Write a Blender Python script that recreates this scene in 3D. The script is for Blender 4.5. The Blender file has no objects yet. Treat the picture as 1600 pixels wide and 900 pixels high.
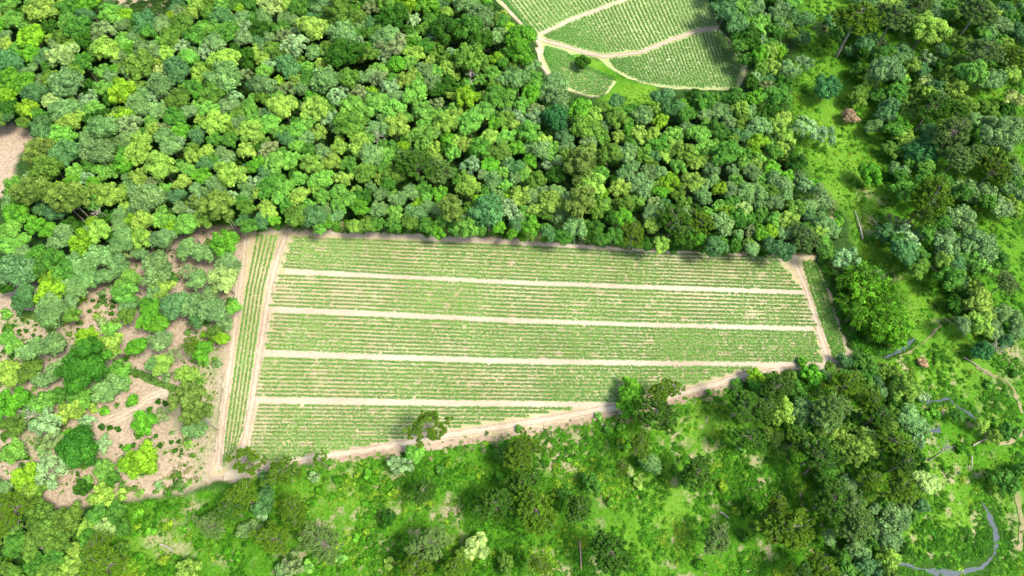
import bpy, math, random
import numpy as np

# ------------------------------------------------------------------ camera, world, sun, exposure
sc = bpy.context.scene
H = 150.0
PITCH = 62.0
F = 1080.0                      # focal length in pixels of the 1600 px wide photograph
cam_d = bpy.data.cameras.new('camera')
cam = bpy.data.objects.new('camera', cam_d)
sc.collection.objects.link(cam)
cam.location = (0, 0, H)
cam.rotation_euler = (math.radians(90 - PITCH), 0, 0)
cam_d.sensor_width = 36.0
cam_d.lens = 36.0 * F / 1600.0
cam_d.clip_end = 6000
sc.camera = cam

SUN_EL, SUN_AZ = 58.0, 116.0     # azimuth clockwise from +Y (up in the picture)
world = bpy.data.worlds.new('World')
sc.world = world
world.use_nodes = True
wn = world.node_tree.nodes; wl = world.node_tree.links
bg = wn['Background']
sky = wn.new('ShaderNodeTexSky'); sky.sky_type = 'NISHITA'; sky.sun_disc = False
sky.sun_elevation = math.radians(SUN_EL); sky.sun_rotation = math.radians(SUN_AZ)
sky.air_density = 1.0; sky.dust_density = 3.0; sky.ozone_density = 1.0
wl.new(sky.outputs[0], bg.inputs[0]); bg.inputs[1].default_value = 0.15
sd = bpy.data.lights.new('sun', 'SUN'); sun = bpy.data.objects.new('sun', sd)
sc.collection.objects.link(sun)
sd.energy = 2.6; sd.angle = math.radians(13.0); sd.color = (1.0, 0.955, 0.88)
sun.rotation_euler = (math.radians(90 - SUN_EL), 0, math.radians(180 - SUN_AZ))
sun.location = (0, 0, 300)
sc.view_settings.view_transform = 'Standard'
sc.view_settings.look = 'None'
sc.view_settings.gamma = 1.0
sc.view_settings.use_curve_mapping = False
sc.view_settings.exposure = 1.40

COL = sc.collection
rng = np.random.default_rng(7)
random.seed(7)
SP, CP = math.sin(math.radians(PITCH)), math.cos(math.radians(PITCH))

# ------------------------------------------------------------------ helpers
def unproj(px, py, z=0.0):
    """photo pixel -> world point at height z"""
    u = (px - 800.0) / F; v = (py - 450.0) / F
    dy = CP - SP * v; dz = -(SP + CP * v)
    t = (z - H) / dz
    return np.array([u * t, dy * t, z])
def unproj_arr(P, z=0.0):
    P = np.asarray(P, float)
    u = (P[:, 0] - 800.0) / F; v = (P[:, 1] - 450.0) / F
    dy = CP - SP * v; dz = -(SP + CP * v); t = (z - H) / dz
    return np.stack([u * t, dy * t, np.full(len(P), z)], 1)
def proj_arr(W):
    X, Y, Z = W[:, 0], W[:, 1], W[:, 2] - H
    d = Y * CP - Z * SP
    v = (-Y * SP - Z * CP) / d
    return np.stack([800 + F * X / d, 450 + F * v], 1), d
def depth(py, z=0.0):
    v = (py - 450.0) / F
    return (H - z) / (SP + CP * v)

def inside(P, poly):
    P = np.asarray(P, float); poly = np.asarray(poly, float)
    x, y = P[:, 0], P[:, 1]; c = np.zeros(len(P), bool)
    j = len(poly) - 1
    for i in range(len(poly)):
        xi, yi = poly[i]; xj, yj = poly[j]
        if yi != yj:
            c ^= ((yi > y) != (yj > y)) & (x < (xj - xi) * (y - yi) / (yj - yi) + xi)
        j = i
    return c
def dist_poly(P, poly, closed=True):
    P = np.asarray(P, float); poly = np.asarray(poly, float)
    n = len(poly); best = np.full(len(P), 1e9)
    for i in range(n if closed else n - 1):
        a = poly[i]; b = poly[(i + 1) % n]; ab = b - a
        t = np.clip(((P - a) @ ab) / max(ab @ ab, 1e-9), 0, 1)
        best = np.minimum(best, np.linalg.norm(P - (a + t[:, None] * ab), axis=1))
    return best
def smooth(x, a, b):
    t = np.clip((x - a) / (b - a), 0, 1); return t * t * (3 - 2 * t)
def mask(P, poly, soft=6.0, inset=0.0):
    d = dist_poly(P, poly); s = np.where(inside(P, poly), d, -d) - inset
    return smooth(s, -soft, soft)

def tag(o, label=None, cat=None, group=None, kind=None):
    if label: o['label'] = label
    if cat: o['category'] = cat
    if group: o['group'] = group
    if kind: o['kind'] = kind
    return o
def link(name, me, mat=None, parent=None):
    o = bpy.data.objects.new(name, me); COL.objects.link(o)
    if mat and me is not None and not me.materials: me.materials.append(mat)
    if parent: o.parent = parent
    return o
def empty(name, loc, rz=0.0, s=1.0):
    o = bpy.data.objects.new(name, None); COL.objects.link(o)
    o.empty_display_size = 0.5
    o.location = loc; o.rotation_euler = (0, 0, rz); o.scale = (s, s, s)
    return o

class QB:
    """collects quads and triangles with per-face attributes"""
    def __init__(s): s.V = []; s.F4 = []; s.F3 = []; s.r4 = []; s.c4 = []; s.r3 = []; s.c3 = []; s.n = 0
    def leaves(s, C, N, size, asp=1.5, clump=None, r=None):
        C = np.asarray(C, float); n = len(C)
        if n == 0: return
        N = N / np.maximum(np.linalg.norm(N, axis=1), 1e-9)[:, None]
        t = r.normal(size=(n, 3)); A = np.cross(N, t); A /= np.maximum(np.linalg.norm(A, axis=1), 1e-9)[:, None]
        B = np.cross(N, A)
        size = (np.broadcast_to(size, (n,)) * r.uniform(.7, 1.3, n))[:, None]
        a = A * size * .5 * asp; b = B * size * .5 / math.sqrt(asp)
        k = r.uniform(-.15, .15, (n, 1)) * size
        Q = np.stack([C - a, C - b + N * k, C + a, C + b + N * k], 1).reshape(-1, 3)
        s.V.append(Q); s.F4.append(np.arange(n * 4).reshape(n, 4) + s.n); s.n += n * 4
        s.r4.append(r.uniform(size=n)); s.c4.append(np.broadcast_to(.5 if clump is None else clump, (n,)))
    def blade(s, A0, A1, w, r, clump=.5):
        """long thin quads from A0 to A1"""
        D = A1 - A0; n = len(D)
        S = np.cross(D, r.normal(size=(n, 3))); S /= np.maximum(np.linalg.norm(S, axis=1), 1e-9)[:, None]
        S = S * np.broadcast_to(w, (n,))[:, None] * .5
        M = A0 + D * .45
        Q = np.stack([A0, M - S, A1, M + S], 1).reshape(-1, 3)
        s.V.append(Q); s.F4.append(np.arange(n * 4).reshape(n, 4) + s.n); s.n += n * 4
        s.r4.append(r.uniform(size=n)); s.c4.append(np.broadcast_to(clump, (n,)))
    def ball(s, c, rad, r, squash=.85, clump=.3):
        v = ICO_V * (1 + r.uniform(-.12, .12, (len(ICO_V), 1))) * rad * np.array([1, 1, squash]) + c
        s.V.append(v); s.F3.append(ICO_F + s.n); s.n += len(v)
        s.r3.append(np.full(len(ICO_F), .3)); s.c3.append(np.full(len(ICO_F), clump))
    def tube(s, pts, radii, k=6):
        pts = np.asarray(pts, float); m = len(pts)
        for i in range(m):
            d = pts[min(i + 1, m - 1)] - pts[max(i - 1, 0)]; d /= max(np.linalg.norm(d), 1e-9)
            u = np.cross(d, [0.31, 0.93, 0.11]); u /= np.linalg.norm(u); w = np.cross(d, u)
            a = np.arange(k) * 2 * math.pi / k
            s.V.append(pts[i] + radii[i] * (np.cos(a)[:, None] * u + np.sin(a)[:, None] * w))
        b = s.n; q = []
        for i in range(m - 1):
            for j in range(k):
                q.append([b + i * k + j, b + i * k + (j + 1) % k, b + (i + 1) * k + (j + 1) % k, b + (i + 1) * k + j])
        s.F4.append(np.array(q)); s.n += m * k
        s.r4.append(np.full(len(q), .5)); s.c4.append(np.full(len(q), .5))
    def mesh(s, name, mat=None, smooth_shade=False):
        V = np.concatenate(s.V); q = np.concatenate(s.F4) if s.F4 else np.zeros((0, 4), int)
        t = np.concatenate(s.F3) if s.F3 else np.zeros((0, 3), int)
        me = bpy.data.meshes.new(name)
        me.vertices.add(len(V)); me.vertices.foreach_set('co', V.astype(np.float32).ravel())
        nl = len(q) * 4 + len(t) * 3
        me.loops.add(nl); me.loops.foreach_set('vertex_index', np.concatenate([q.ravel(), t.ravel()]).astype(np.int32))
        me.polygons.add(len(q) + len(t))
        st = np.concatenate([np.arange(len(q)) * 4, len(q) * 4 + np.arange(len(t)) * 3]).astype(np.int32)
        me.polygons.foreach_set('loop_start', st)
        R = np.concatenate(s.r4 + s.r3).astype(np.float32); Cc = np.concatenate(s.c4 + s.c3).astype(np.float32)
        me.attributes.new('rnd', 'FLOAT', 'FACE').data.foreach_set('value', R)
        me.attributes.new('clump', 'FLOAT', 'FACE').data.foreach_set('value', Cc)
        me.update(calc_edges=True); me.validate()
        if mat: me.materials.append(mat)
        return me

def ico():
    p = (1 + 5 ** .5) / 2
    v = [(-1, p, 0), (1, p, 0), (-1, -p, 0), (1, -p, 0), (0, -1, p), (0, 1, p), (0, -1, -p), (0, 1, -p), (p, 0, -1), (p, 0, 1), (-p, 0, -1), (-p, 0, 1)]
    f = [(0, 11, 5), (0, 5, 1), (0, 1, 7), (0, 7, 10), (0, 10, 11), (1, 5, 9), (5, 11, 4), (11, 10, 2), (10, 7, 6), (7, 1, 8), (3, 9, 4), (3, 4, 2), (3, 2, 6), (3, 6, 8), (3, 8, 9), (4, 9, 5), (2, 4, 11), (6, 2, 10), (8, 6, 7), (9, 8, 1)]
    v = [np.array(a) / np.linalg.norm(a) for a in v]; out = []; cache = {}
    def mid(a, b):
        k = (min(a, b), max(a, b))
        if k not in cache:
            m = v[a] + v[b]; v.append(m / np.linalg.norm(m)); cache[k] = len(v) - 1
        return cache[k]
    for a, b, c in f:
        x, y, z = mid(a, b), mid(b, c), mid(c, a)
        out += [(a, x, z), (b, y, x), (c, z, y), (x, y, z)]
    return np.array(v), np.array(out)
ICO_V, ICO_F = ico()

# ------------------------------------------------------------------ materials
def mat_new(name):
    m = bpy.data.materials.new(name); m.use_nodes = True
    nt = m.node_tree; nt.nodes.clear()
    return m, nt.nodes, nt.links
def N(nodes, t, **k):
    n = nodes.new(t)
    for a, b in k.items(): setattr(n, a, b)
    return n
def foliage_mat(name, tint=None, transl=.2, var=1.0):
    m, n, l = mat_new(name)
    out = N(n, 'ShaderNodeOutputMaterial')
    if tint is None:
        at = N(n, 'ShaderNodeAttribute', attribute_type='INSTANCER', attribute_name='tint'); col = at.outputs['Color']
    else:
        rg = N(n, 'ShaderNodeRGB'); rg.outputs[0].default_value = (*tint, 1); col = rg.outputs[0]
    a1 = N(n, 'ShaderNodeAttribute', attribute_type='GEOMETRY', attribute_name='rnd')
    a2 = N(n, 'ShaderNodeAttribute', attribute_type='GEOMETRY', attribute_name='clump')
    m1 = N(n, 'ShaderNodeMapRange'); m1.inputs[3].default_value = 1 - .38 * var; m1.inputs[4].default_value = 1 + .38 * var
    l.new(a1.outputs['Fac'], m1.inputs[0])
    m2 = N(n, 'ShaderNodeMapRange'); m2.inputs[3].default_value = max(.3, 1 - .42 * var); m2.inputs[4].default_value = 1 + .38 * var
    l.new(a2.outputs['Fac'], m2.inputs[0])
    mu = N(n, 'ShaderNodeMath', operation='MULTIPLY'); l.new(m1.outputs[0], mu.inputs[0]); l.new(m2.outputs[0], mu.inputs[1])
    hs = N(n, 'ShaderNodeHueSaturation'); l.new(col, hs.inputs['Color']); l.new(mu.outputs[0], hs.inputs['Value'])
    mh = N(n, 'ShaderNodeMapRange'); mh.inputs[3].default_value = .508; mh.inputs[4].default_value = .492
    l.new(a2.outputs['Fac'], mh.inputs[0]); l.new(mh.outputs[0], hs.inputs['Hue'])
    d = N(n, 'ShaderNodeBsdfPrincipled'); d.inputs['Roughness'].default_value = .6
    d.inputs['Specular IOR Level'].default_value = .1
    t = N(n, 'ShaderNodeBsdfTranslucent'); mx = N(n, 'ShaderNodeMixShader'); mx.inputs[0].default_value = transl
    l.new(hs.outputs[0], d.inputs['Base Color'])
    hs2 = N(n, 'ShaderNodeHueSaturation'); hs2.inputs['Value'].default_value = 1.5; hs2.inputs['Hue'].default_value = .49
    l.new(hs.outputs[0], hs2.inputs['Color']); l.new(hs2.outputs[0], t.inputs[0])
    l.new(d.outputs[0], mx.inputs[1]); l.new(t.outputs[0], mx.inputs[2]); l.new(mx.outputs[0], out.inputs[0])
    return m
def simple_mat(name, c1, c2, scale=4.0, rough=.85, detail=4, bump=0):
    m, n, l = mat_new(name)
    out = N(n, 'ShaderNodeOutputMaterial'); p = N(n, 'ShaderNodeBsdfPrincipled'); p.inputs['Roughness'].default_value = rough
    p.inputs['Specular IOR Level'].default_value = .2
    tc = N(n, 'ShaderNodeTexCoord'); no = N(n, 'ShaderNodeTexNoise'); no.inputs['Scale'].default_value = scale; no.inputs['Detail'].default_value = detail
    l.new(tc.outputs['Object'], no.inputs['Vector'])
    cr = N(n, 'ShaderNodeValToRGB'); cr.color_ramp.elements[0].position = .35; cr.color_ramp.elements[1].position = .65
    cr.color_ramp.elements[0].color = (*c1, 1); cr.color_ramp.elements[1].color = (*c2, 1)
    l.new(no.outputs['Fac'], cr.inputs[0]); l.new(cr.outputs[0], p.inputs['Base Color'])
    if bump:
        b = N(n, 'ShaderNodeBump'); b.inputs['Strength'].default_value = bump; b.inputs['Distance'].default_value = .1
        l.new(no.outputs['Fac'], b.inputs['Height']); l.new(b.outputs[0], p.inputs['Normal'])
    l.new(p.outputs[0], out.inputs[0])
    return m
M_LEAF = foliage_mat('tree_foliage')
M_ARAU = foliage_mat('araucaria_needles', transl=.12)
M_CROP = foliage_mat('crop_leaves', transl=.25, var=.8)
M_BARK = simple_mat('bark', (.10, .085, .065), (.2, .18, .15), 3)
M_PALE = simple_mat('pale_bark', (.15, .13, .095), (.27, .245, .19), 2)
M_DEAD = simple_mat('dead_wood', (.20, .175, .13), (.33, .30, .24), 3)

# tints (linear albedo)
TINT = {
 'y': (.225, .370, .050), 'l': (.135, .330, .044), 'L': (.090, .290, .014), 'g': (.055, .180, .018),
 's': (.145, .265, .085), 'b': (.066, .175, .058), 'o': (.090, .185, .020), 'd': (.032, .110, .008),
 't': (.180, .245, .090), 'w': (.31, .42, .12), 'p': (.33, .23, .13), 'm': (.230, .370, .160),
 'Y': (.160, .320, .010), 'e': (.130, .210, .032), 'a': (.080, .165, .008), 'A': (.048, .130, .010), 'r': (.095, .180, .035),
}
NAME = {'y': 'yellow-green', 'l': 'light green', 'L': 'bright lime', 'g': 'mid-green', 's': 'grey-green', 'b': 'blue-green', 'o': 'olive',
        'd': 'dark green', 't': 'tan-green', 'w': 'pale yellow', 'p': 'pinkish brown', 'm': 'pale mint', 'Y': 'vivid yellow-green', 'e': 'olive feathery',
        'a': 'olive green', 'A': 'deep green', 'r': 'grey-green'}

# ------------------------------------------------------------------ the data: crowns read off the photograph, per tile (x y r kind in quarter pixels)
TILES = {
(0,0): "60 20 60 l,250 60 110 y,90 130 65 l,430 60 80 g,540 30 80 L,200 230 90 Y,40 280 55 y,120 300 50 l,190 340 70 L,390 240 60 o,60 400 90 b,400 350 100 w,270 360 60 b,300 410 50 g,320 480 60 o,480 180 90 g,540 115 70 b,530 250 70 d,650 200 80 t,690 90 80 l,780 100 60 Y,910 130 90 b,920 190 70 g,1010 160 70 s,1120 80 50 t,1190 90 60 y,1140 160 80 o,1240 40 60 y,1400 30 60 l,1390 110 80 b,1560 30 60 g,1520 110 60 s,660 310 90 y,780 280 60 l,740 350 60 s,915 320 80 s,1040 330 60 y,1130 290 55 m,1070 240 80 o,1220 230 70 g,1350 270 70 s,1280 340 60 m,1180 370 70 l,1110 440 90 b,880 420 100 o,1000 450 50 w,520 390 70 g,470 440 70 o,420 520 115 s,230 590 80 b,60 500 80 L,160 520 75 L,50 610 70 Y,180 680 70 Y,330 630 60 w,390 690 90 s,430 770 80 y,260 810 80 b,400 860 90 l,690 480 50 s,640 550 60 l,770 570 85 Y,880 580 60 s,700 620 55 d,590 680 60 l,640 720 60 d,860 660 70 s,1000 530 80 s,1250 460 70 y,1410 380 100 y,1410 490 110 s,1220 540 60 g,1330 590 90 o,1120 630 80 o,960 620 50 m,1470 610 60 m,1300 680 70 l,990 690 70 s,1100 740 70 g,800 780 80 t,660 800 100 s,540 860 60 s,880 880 70 y,1030 800 50 t,1030 860 75 s,1230 850 60 b,1350 770 90 y,1560 820 90 y,1520 240 60 s,1430 200 80 g,1540 340 60 d,1530 470 50 t,1580 540 50 b,1560 680 60 l,1490 710 55 o,1340 870 60 g,1180 700 60 s,950 760 55 l,760 700 50 o",
(400,0): "90 40 80 w,30 180 70 d,270 60 80 g,440 40 80 s,430 110 50 l,220 130 65 s,370 180 105 y,170 230 60 t,560 80 115 o,630 150 60 s,710 60 60 t,860 110 100 d,820 20 70 o,985 130 55 m,950 20 70 Y,1070 30 80 L,1190 80 50 y,1320 20 80 s,1400 100 80 s,1090 130 60 g,1190 190 100 d,1330 170 90 g,1510 220 60 s,1400 260 90 d,1330 370 110 o,820 230 85 s,850 290 85 t,640 270 45 m,540 220 90 s,540 340 115 d,450 300 60 o,250 280 90 m,20 260 50 b,100 310 60 o,160 350 60 o,40 370 50 y,50 450 60 l,210 420 80 b,320 420 50 l,410 400 50 y,430 500 100 s,580 490 70 o,690 480 60 s,780 490 60 t,720 340 60 o,800 360 50 m,885 410 65 L,960 400 60 l,990 340 60 y,1150 290 50 o,1090 375 40 y,1050 440 60 s,1060 290 60 g,990 240 45 l,1200 430 60 y,1100 520 65 s,930 500 70 y,840 550 70 m,60 540 80 s,200 560 60 t,290 560 60 s,40 610 50 o,170 660 100 y,500 600 70 m,370 680 90 y,320 670 50 t,640 600 60 t,600 680 90 l,740 650 90 l,860 690 80 l,590 780 100 o,880 790 90 y,770 810 70 s,1000 590 90 l,1130 650 50 t,1050 700 75 l,1310 610 80 Y,1190 760 90 y,1340 770 100 l,1420 700 80 l,1490 610 90 g,1560 500 60 s,1140 560 60 d,90 770 70 l,150 830 60 l,330 860 60 s,320 770 60 l,400 830 60 y,190 870 60 b,20 860 50 y,520 880 40 y,660 880 70 y,1050 860 90 l,1270 870 50 y,1460 860 60 y,1560 860 60 l,1560 750 60 o,1500 370 50 Y,1540 140 55 g,1450 60 50 g,700 210 50 g,760 130 40 g,1250 480 40 y,680 730 50 l,950 880 50 g",
(800,0): "60 240 95 L,60 350 80 L,130 410 50 s,40 500 70 s,140 490 60 l,120 590 70 L,270 520 75 s,280 620 80 s,270 740 100 B,150 690 60 t,60 660 60 l,20 780 50 y,110 830 80 l,190 885 60 y,430 690 80 L,500 720 65 y,650 640 55 b,570 670 50 o,660 740 75 o,580 790 40 s,430 800 85 o,330 860 60 b,560 860 60 o,820 720 75 s,790 840 60 y,930 760 60 Y,940 610 65 b,880 840 60 y,1000 680 75 b,1080 710 75 g,1010 840 60 l,1140 610 60 d,1200 640 75 g,1290 700 60 s,1170 840 80 l,1270 820 70 g,1350 770 60 s,1390 610 75 g,1420 680 60 y,1510 620 60 L,1540 790 80 s,1540 880 60 Y,1430 850 60 b,1560 720 50 d,1330 60 85 b,1420 50 75 l,1510 40 75 s,1400 150 75 b,1540 170 55 l,1480 240 65 d,1550 350 65 L,1560 430 60 o,1500 520 60 d,1570 540 50 t,1300 20 50 g,730 770 50 g,660 850 50 y,480 880 50 s",
(1200,0): "80 60 70 s,190 120 85 b,220 240 55 b,50 200 60 g,560 110 140 a,790 100 110 r,420 210 60 g,610 280 80 b,510 320 40 s,700 290 55 t,830 340 75 s,990 180 120 y,1130 220 55 y,960 30 75 r,1080 20 60 s,1210 70 60 d,1310 70 115 r,1480 80 75 b,1540 200 65 b,1350 320 115 r,1550 350 80 a,990 370 55 m,960 440 60 b,730 440 100 s,650 480 70 y,830 480 50 y,560 440 50 g,990 520 60 w,910 580 70 o,1270 460 100 l,1150 470 60 l,370 550 88 B,560 600 70 o,700 600 55 g,870 690 90 o,750 700 75 b,830 770 75 L,660 790 50 s,860 870 75 y,1040 650 105 A,1190 690 85 A,1170 820 120 r,1450 830 125 s,1370 680 60 o,1540 620 60 w,1490 690 50 d,1560 770 60 r,60 600 90 g,30 690 60 d,60 780 55 y,30 420 60 y,130 440 65 s,230 400 55 m,60 330 50 Y,240 800 80 m,350 850 70 m,1450 250 60 g,1100 330 50 g,400 120 60 b",
(0,225): "235 40 95 e,400 60 100 b,610 50 100 s,290 160 110 o,470 180 60 l,450 250 60 L,630 160 50 l,780 130 70 L,770 190 40 m,780 50 50 g,870 60 90 y,1060 30 60 s,1010 140 105 y,1200 80 50 y,1290 50 60 y,1400 70 60 s,1450 190 95 y,1260 200 60 L,1140 240 60 y,870 210 60 y,980 220 65 t,1030 280 55 l,590 300 60 y,700 320 90 y,800 330 40 s,910 350 110 s,1100 330 60 b,1130 400 50 s,1060 430 40 l,195 290 110 e,260 400 60 b,430 330 110 e,350 430 70 b,110 430 85 L,220 510 65 L,310 540 55 L,60 540 80 l,140 600 50 l,60 640 70 l,150 690 60 s,390 590 80 s,480 530 40 Y,520 625 85 Y,530 550 45 s,620 540 75 y,750 460 60 s,750 520 55 s,770 600 80 s,890 480 85 y,890 590 70 y,1030 590 75 s,1170 510 80 l,1170 650 60 s,1360 380 105 e,1300 300 50 s,1540 400 60 o,1450 330 50 m,1520 480 50 b,1280 680 60 s,1400 620 95 L,1420 760 90 s,640 700 80 s,470 720 60 s,520 770 75 s,560 850 60 s,740 750 80 s,870 680 50 s,780 690 50 t,980 770 115 s,660 830 60 s,110 790 105 b,240 770 75 g,230 690 70 g,350 730 80 g,410 800 75 g,320 860 70 Y,450 875 60 s,800 860 80 l,1010 890 60 y,1180 800 55 t,1240 850 65 s,1400 850 95 w,1350 100 50 g,1580 150 50 L,1540 40 60 y,1190 170 50 l,1230 330 40 d",
(400,225): "30 110 50 L,80 30 60 t,120 120 75 l,70 180 60 b,220 100 60 l,270 220 60 l,360 130 80 y,430 60 50 s,480 110 60 y,520 30 60 y,410 220 75 l,550 220 55 y,170 280 75 l,20 310 50 y,140 340 60 l,270 330 60 y,410 330 60 l,80 430 60 y,110 470 50 L,200 400 60 g,360 450 80 b,460 490 50 L,520 300 60 l,520 390 60 l,640 40 60 y,720 70 80 s,820 80 70 l,690 180 80 o,630 300 50 y,650 400 65 L,780 320 50 s,770 410 65 s,890 350 65 s,830 250 60 g,970 300 60 s,1050 270 40 L,1000 110 130 A,1140 160 105 r,1150 320 65 L,1230 60 60 l,1340 140 60 m,1460 130 60 L,1530 50 70 o,1580 130 50 s,1480 230 60 s,1330 270 85 y,1560 260 50 l,1220 400 80 e,1000 430 70 s,1100 400 60 s,960 490 60 o,1450 420 110 b,1380 480 60 b,1510 350 60 s,860 500 55 g,1060 510 60 g,1250 530 50 g,1520 520 50 L,1400 530 50 g,1400 30 75 g,330 40 50 g,580 120 50 g,1270 220 40 g,580 500 40 L,690 520 35 L,760 500 45 g",
(800,225): "20 140 60 b,80 150 45 y,110 110 55 L,150 230 70 o,180 40 75 s,220 70 55 l,430 120 105 e,480 260 100 y,430 350 100 e,60 320 75 y,30 30 60 L,240 370 85 y,290 450 60 s,80 420 50 l,110 510 65 L,30 500 60 b,400 520 75 s,280 200 70 d,610 60 95 o,640 120 40 L,720 60 70 s,700 180 55 b,670 280 75 y,850 180 65 s,920 180 60 s,810 260 85 s,960 70 60 y,990 190 40 Y,1070 60 80 o,1200 110 50 y,1130 240 80 y,1250 160 55 s,1240 240 50 s,1190 320 70 s,1040 140 60 l,930 300 50 L,1010 270 40 l,790 350 60 l,880 370 55 t,870 440 60 s,700 460 65 L,760 560 85 a,620 460 60 d,530 420 60 o,520 530 65 g,560 590 40 L,1020 470 120 A,1180 480 90 a,1160 590 50 L,950 380 50 b,1320 500 75 s,1270 640 75 b,1360 300 60 s,1310 280 60 Y,1400 240 60 l,1440 410 60 w,1410 570 45 s,1400 625 45 g,1490 540 50 t,1560 560 60 L,1560 450 50 g,1500 300 80 s,1380 170 50 s,1500 180 60 s,1560 230 50 l,1340 60 100 g,1200 30 60 l,1540 380 55 s,1030 590 50 d,1110 620 45 d,640 570 60 g,200 530 45 g,330 560 40 b,660 400 40 o",
(1200,225): "40 50 60 g,30 160 60 L,60 240 80 s,20 290 40 y,30 370 60 s,150 290 50 g,200 230 65 s,120 210 45 L,280 250 45 L,110 330 50 s,220 400 70 s,110 480 65 y,340 370 60 s,330 480 65 s,20 550 60 Y,110 560 60 s,230 580 100 r,400 530 50 s,460 470 42 L,360 640 45 g,640 190 80 L,490 720 80 m,570 820 55 s,670 840 55 s,780 40 60 o,960 60 100 B,890 130 55 g,1060 170 50 L,810 170 60 s,870 290 85 g,1030 320 145 a,1140 270 65 s,960 450 65 a,1190 80 95 r,1290 60 80 r,1440 60 60 y,1420 150 95 a,1540 180 60 y,1500 90 60 b,1250 290 80 s,1360 310 80 s,1210 450 95 s,1110 500 60 s,1100 620 105 s,1240 520 60 s,1300 640 105 s,1400 360 40 L,1500 390 75 y,870 590 90 m,790 490 50 t,750 560 75 b,1300 740 85 l,1200 740 75 g,1420 720 80 g,1490 860 75 r,1200 860 60 b,1290 885 60 y,420 670 40 g,350 700 40 d",
(0,450): "160 60 85 b,40 0 50 d,310 40 90 Y,320 130 95 s,480 20 60 s,440 90 50 s,510 70 35 Y,450 170 60 o,370 210 45 s,780 30 80 l,970 40 65 s,1010 10 70 y,1090 110 90 b,1200 100 75 s,1320 140 85 s,1320 40 60 s,1460 120 50 l,1400 220 50 s,1230 210 50 b,800 100 60 s,800 170 60 o,940 130 75 L,910 210 65 L,1000 230 60 L,600 180 30 y,640 210 45 t,690 260 60 l,860 370 70 L,1010 330 70 s,960 480 50 s,1020 480 70 y,1090 420 50 t,1020 550 45 s,1190 350 60 a,1270 290 25 Y,1340 280 50 o,1390 320 50 Y,1310 340 35 y,1260 400 65 L,1270 470 40 l,1150 540 60 y,1210 540 50 y,540 320 75 Y,680 370 85 y,340 350 80 s,200 390 75 s,90 360 50 l,50 310 50 l,50 160 45 l,530 480 165 G,190 520 80 o,310 550 80 s,60 530 90 y,740 520 70 l,770 590 55 l,690 620 100 s,470 610 60 o,380 680 60 g,510 690 75 l,290 690 50 g,60 720 110 L,190 790 60 g,260 740 75 l,450 770 85 y,310 850 95 m,90 870 75 o,550 830 50 m,810 690 45 L,630 760 40 L,900 840 85 L,1180 690 105 e,1220 780 80 e,1230 870 75 s,1020 800 50 t,150 690 50 g,560 740 40 y",
(0,675): "320 40 80 t,360 90 50 s,500 110 125 G,430 30 50 L,650 80 60 m,780 90 30 L,90 130 75 l,330 230 105 m,170 290 90 Y,250 340 60 o,880 190 115 Y,740 190 50 l,660 240 75 l,700 290 60 g,530 300 50 l,520 350 55 d,640 400 85 y,740 390 50 y,30 360 60 s,160 390 80 y,230 470 80 o,60 470 110 a,230 560 70 o,310 560 95 o,430 550 95 o,560 590 65 y,660 610 70 w,720 500 75 g,600 700 80 a,760 600 60 g,370 690 95 o,480 740 60 y,440 840 80 y,640 820 125 a,270 800 65 g,200 840 55 g,40 780 35 L,90 640 60 l,1310 580 85 r,1560 600 60 s,1180 860 80 y,1500 400 110 a,1430 480 90 A,1540 180 100 a,30 560 80 a,100 530 50 g,850 500 40 L",
(400,675): "90 290 70 b,350 280 50 s,160 250 100 a,400 170 55 a,50 430 75 b,240 490 95 a,340 440 28 L,100 660 105 a,400 680 125 r,230 820 75 t,320 840 50 l,180 880 60 s,1080 -30 125 a,900 210 68 m,990 140 60 l,1050 370 85 A,820 540 55 d,620 660 30 L,1090 700 125 r,1000 830 115 a,1380 720 85 w,1290 770 55 y,820 820 50 y,1150 230 40 g,1560 130 70 g,1500 450 130 A,1250 850 90 a,1560 820 60 o,520 790 45 l,30 520 40 m",
(800,450): "750 640 75 L,740 740 85 L,930 650 80 a,1010 620 60 a,900 780 125 A,680 860 38 L,600 870 32 g,540 790 30 l,40 870 30 g,1240 640 28 L,1520 560 60 Y,1420 590 45 g,1450 720 110 A,1550 760 100 A,1560 640 75 g",
(1200,450): "60 620 95 A,220 450 40 L,280 550 80 L,150 525 40 d,400 560 45 g,70 780 105 y,240 780 95 s,500 600 95 a,600 470 70 g,680 590 50 b,850 630 95 y,790 540 55 o,650 720 85 a,400 750 115 r,380 860 60 s,700 790 85 A,880 820 85 s,980 670 45 m,1310 90 95 y,1240 40 60 d,1160 100 55 d,1400 250 65 s,1500 170 75 s,1560 270 60 s,1340 400 62 B,980 455 38 p,1560 520 35 d,1410 590 38 g,1480 330 50 b,1330 860 50 y,1060 770 40 L,1180 800 50 g,1000 790 45 L,970 860 50 s,1380 150 60 y,480 460 50 b,1500 900 60 g",
(800,675): "60 120 115 a,150 500 145 a,60 330 115 A,420 480 95 A,500 320 60 g,800 80 80 a,860 200 65 s,740 70 38 L,680 80 28 g,740 240 38 w,790 310 45 y,690 220 50 a,1160 250 105 A,1080 300 55 g,1290 660 95 r,1460 640 50 d,1560 560 75 A,620 760 140 A,1480 40 95 A,1450 100 28 l,180 830 70 a,330 380 50 g",
(1200,675): "320 130 125 A,590 90 105 y,800 60 95 a,930 40 55 m,650 290 68 a,860 190 85 A,830 340 105 a,990 310 80 w,400 420 125 A,520 460 100 r,800 540 95 s,560 600 110 r,740 650 95 s,140 600 160 a,350 850 105 a,560 730 75 s,750 790 75 y,960 460 55 b,1490 310 75 g,1400 280 55 d,1410 30 50 y,1580 240 55 g,640 860 80 b,450 730 50 g,60 470 80 a,200 40 80 a,30 30 60 y,230 880 70 A,850 690 40 g",
}
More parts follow.
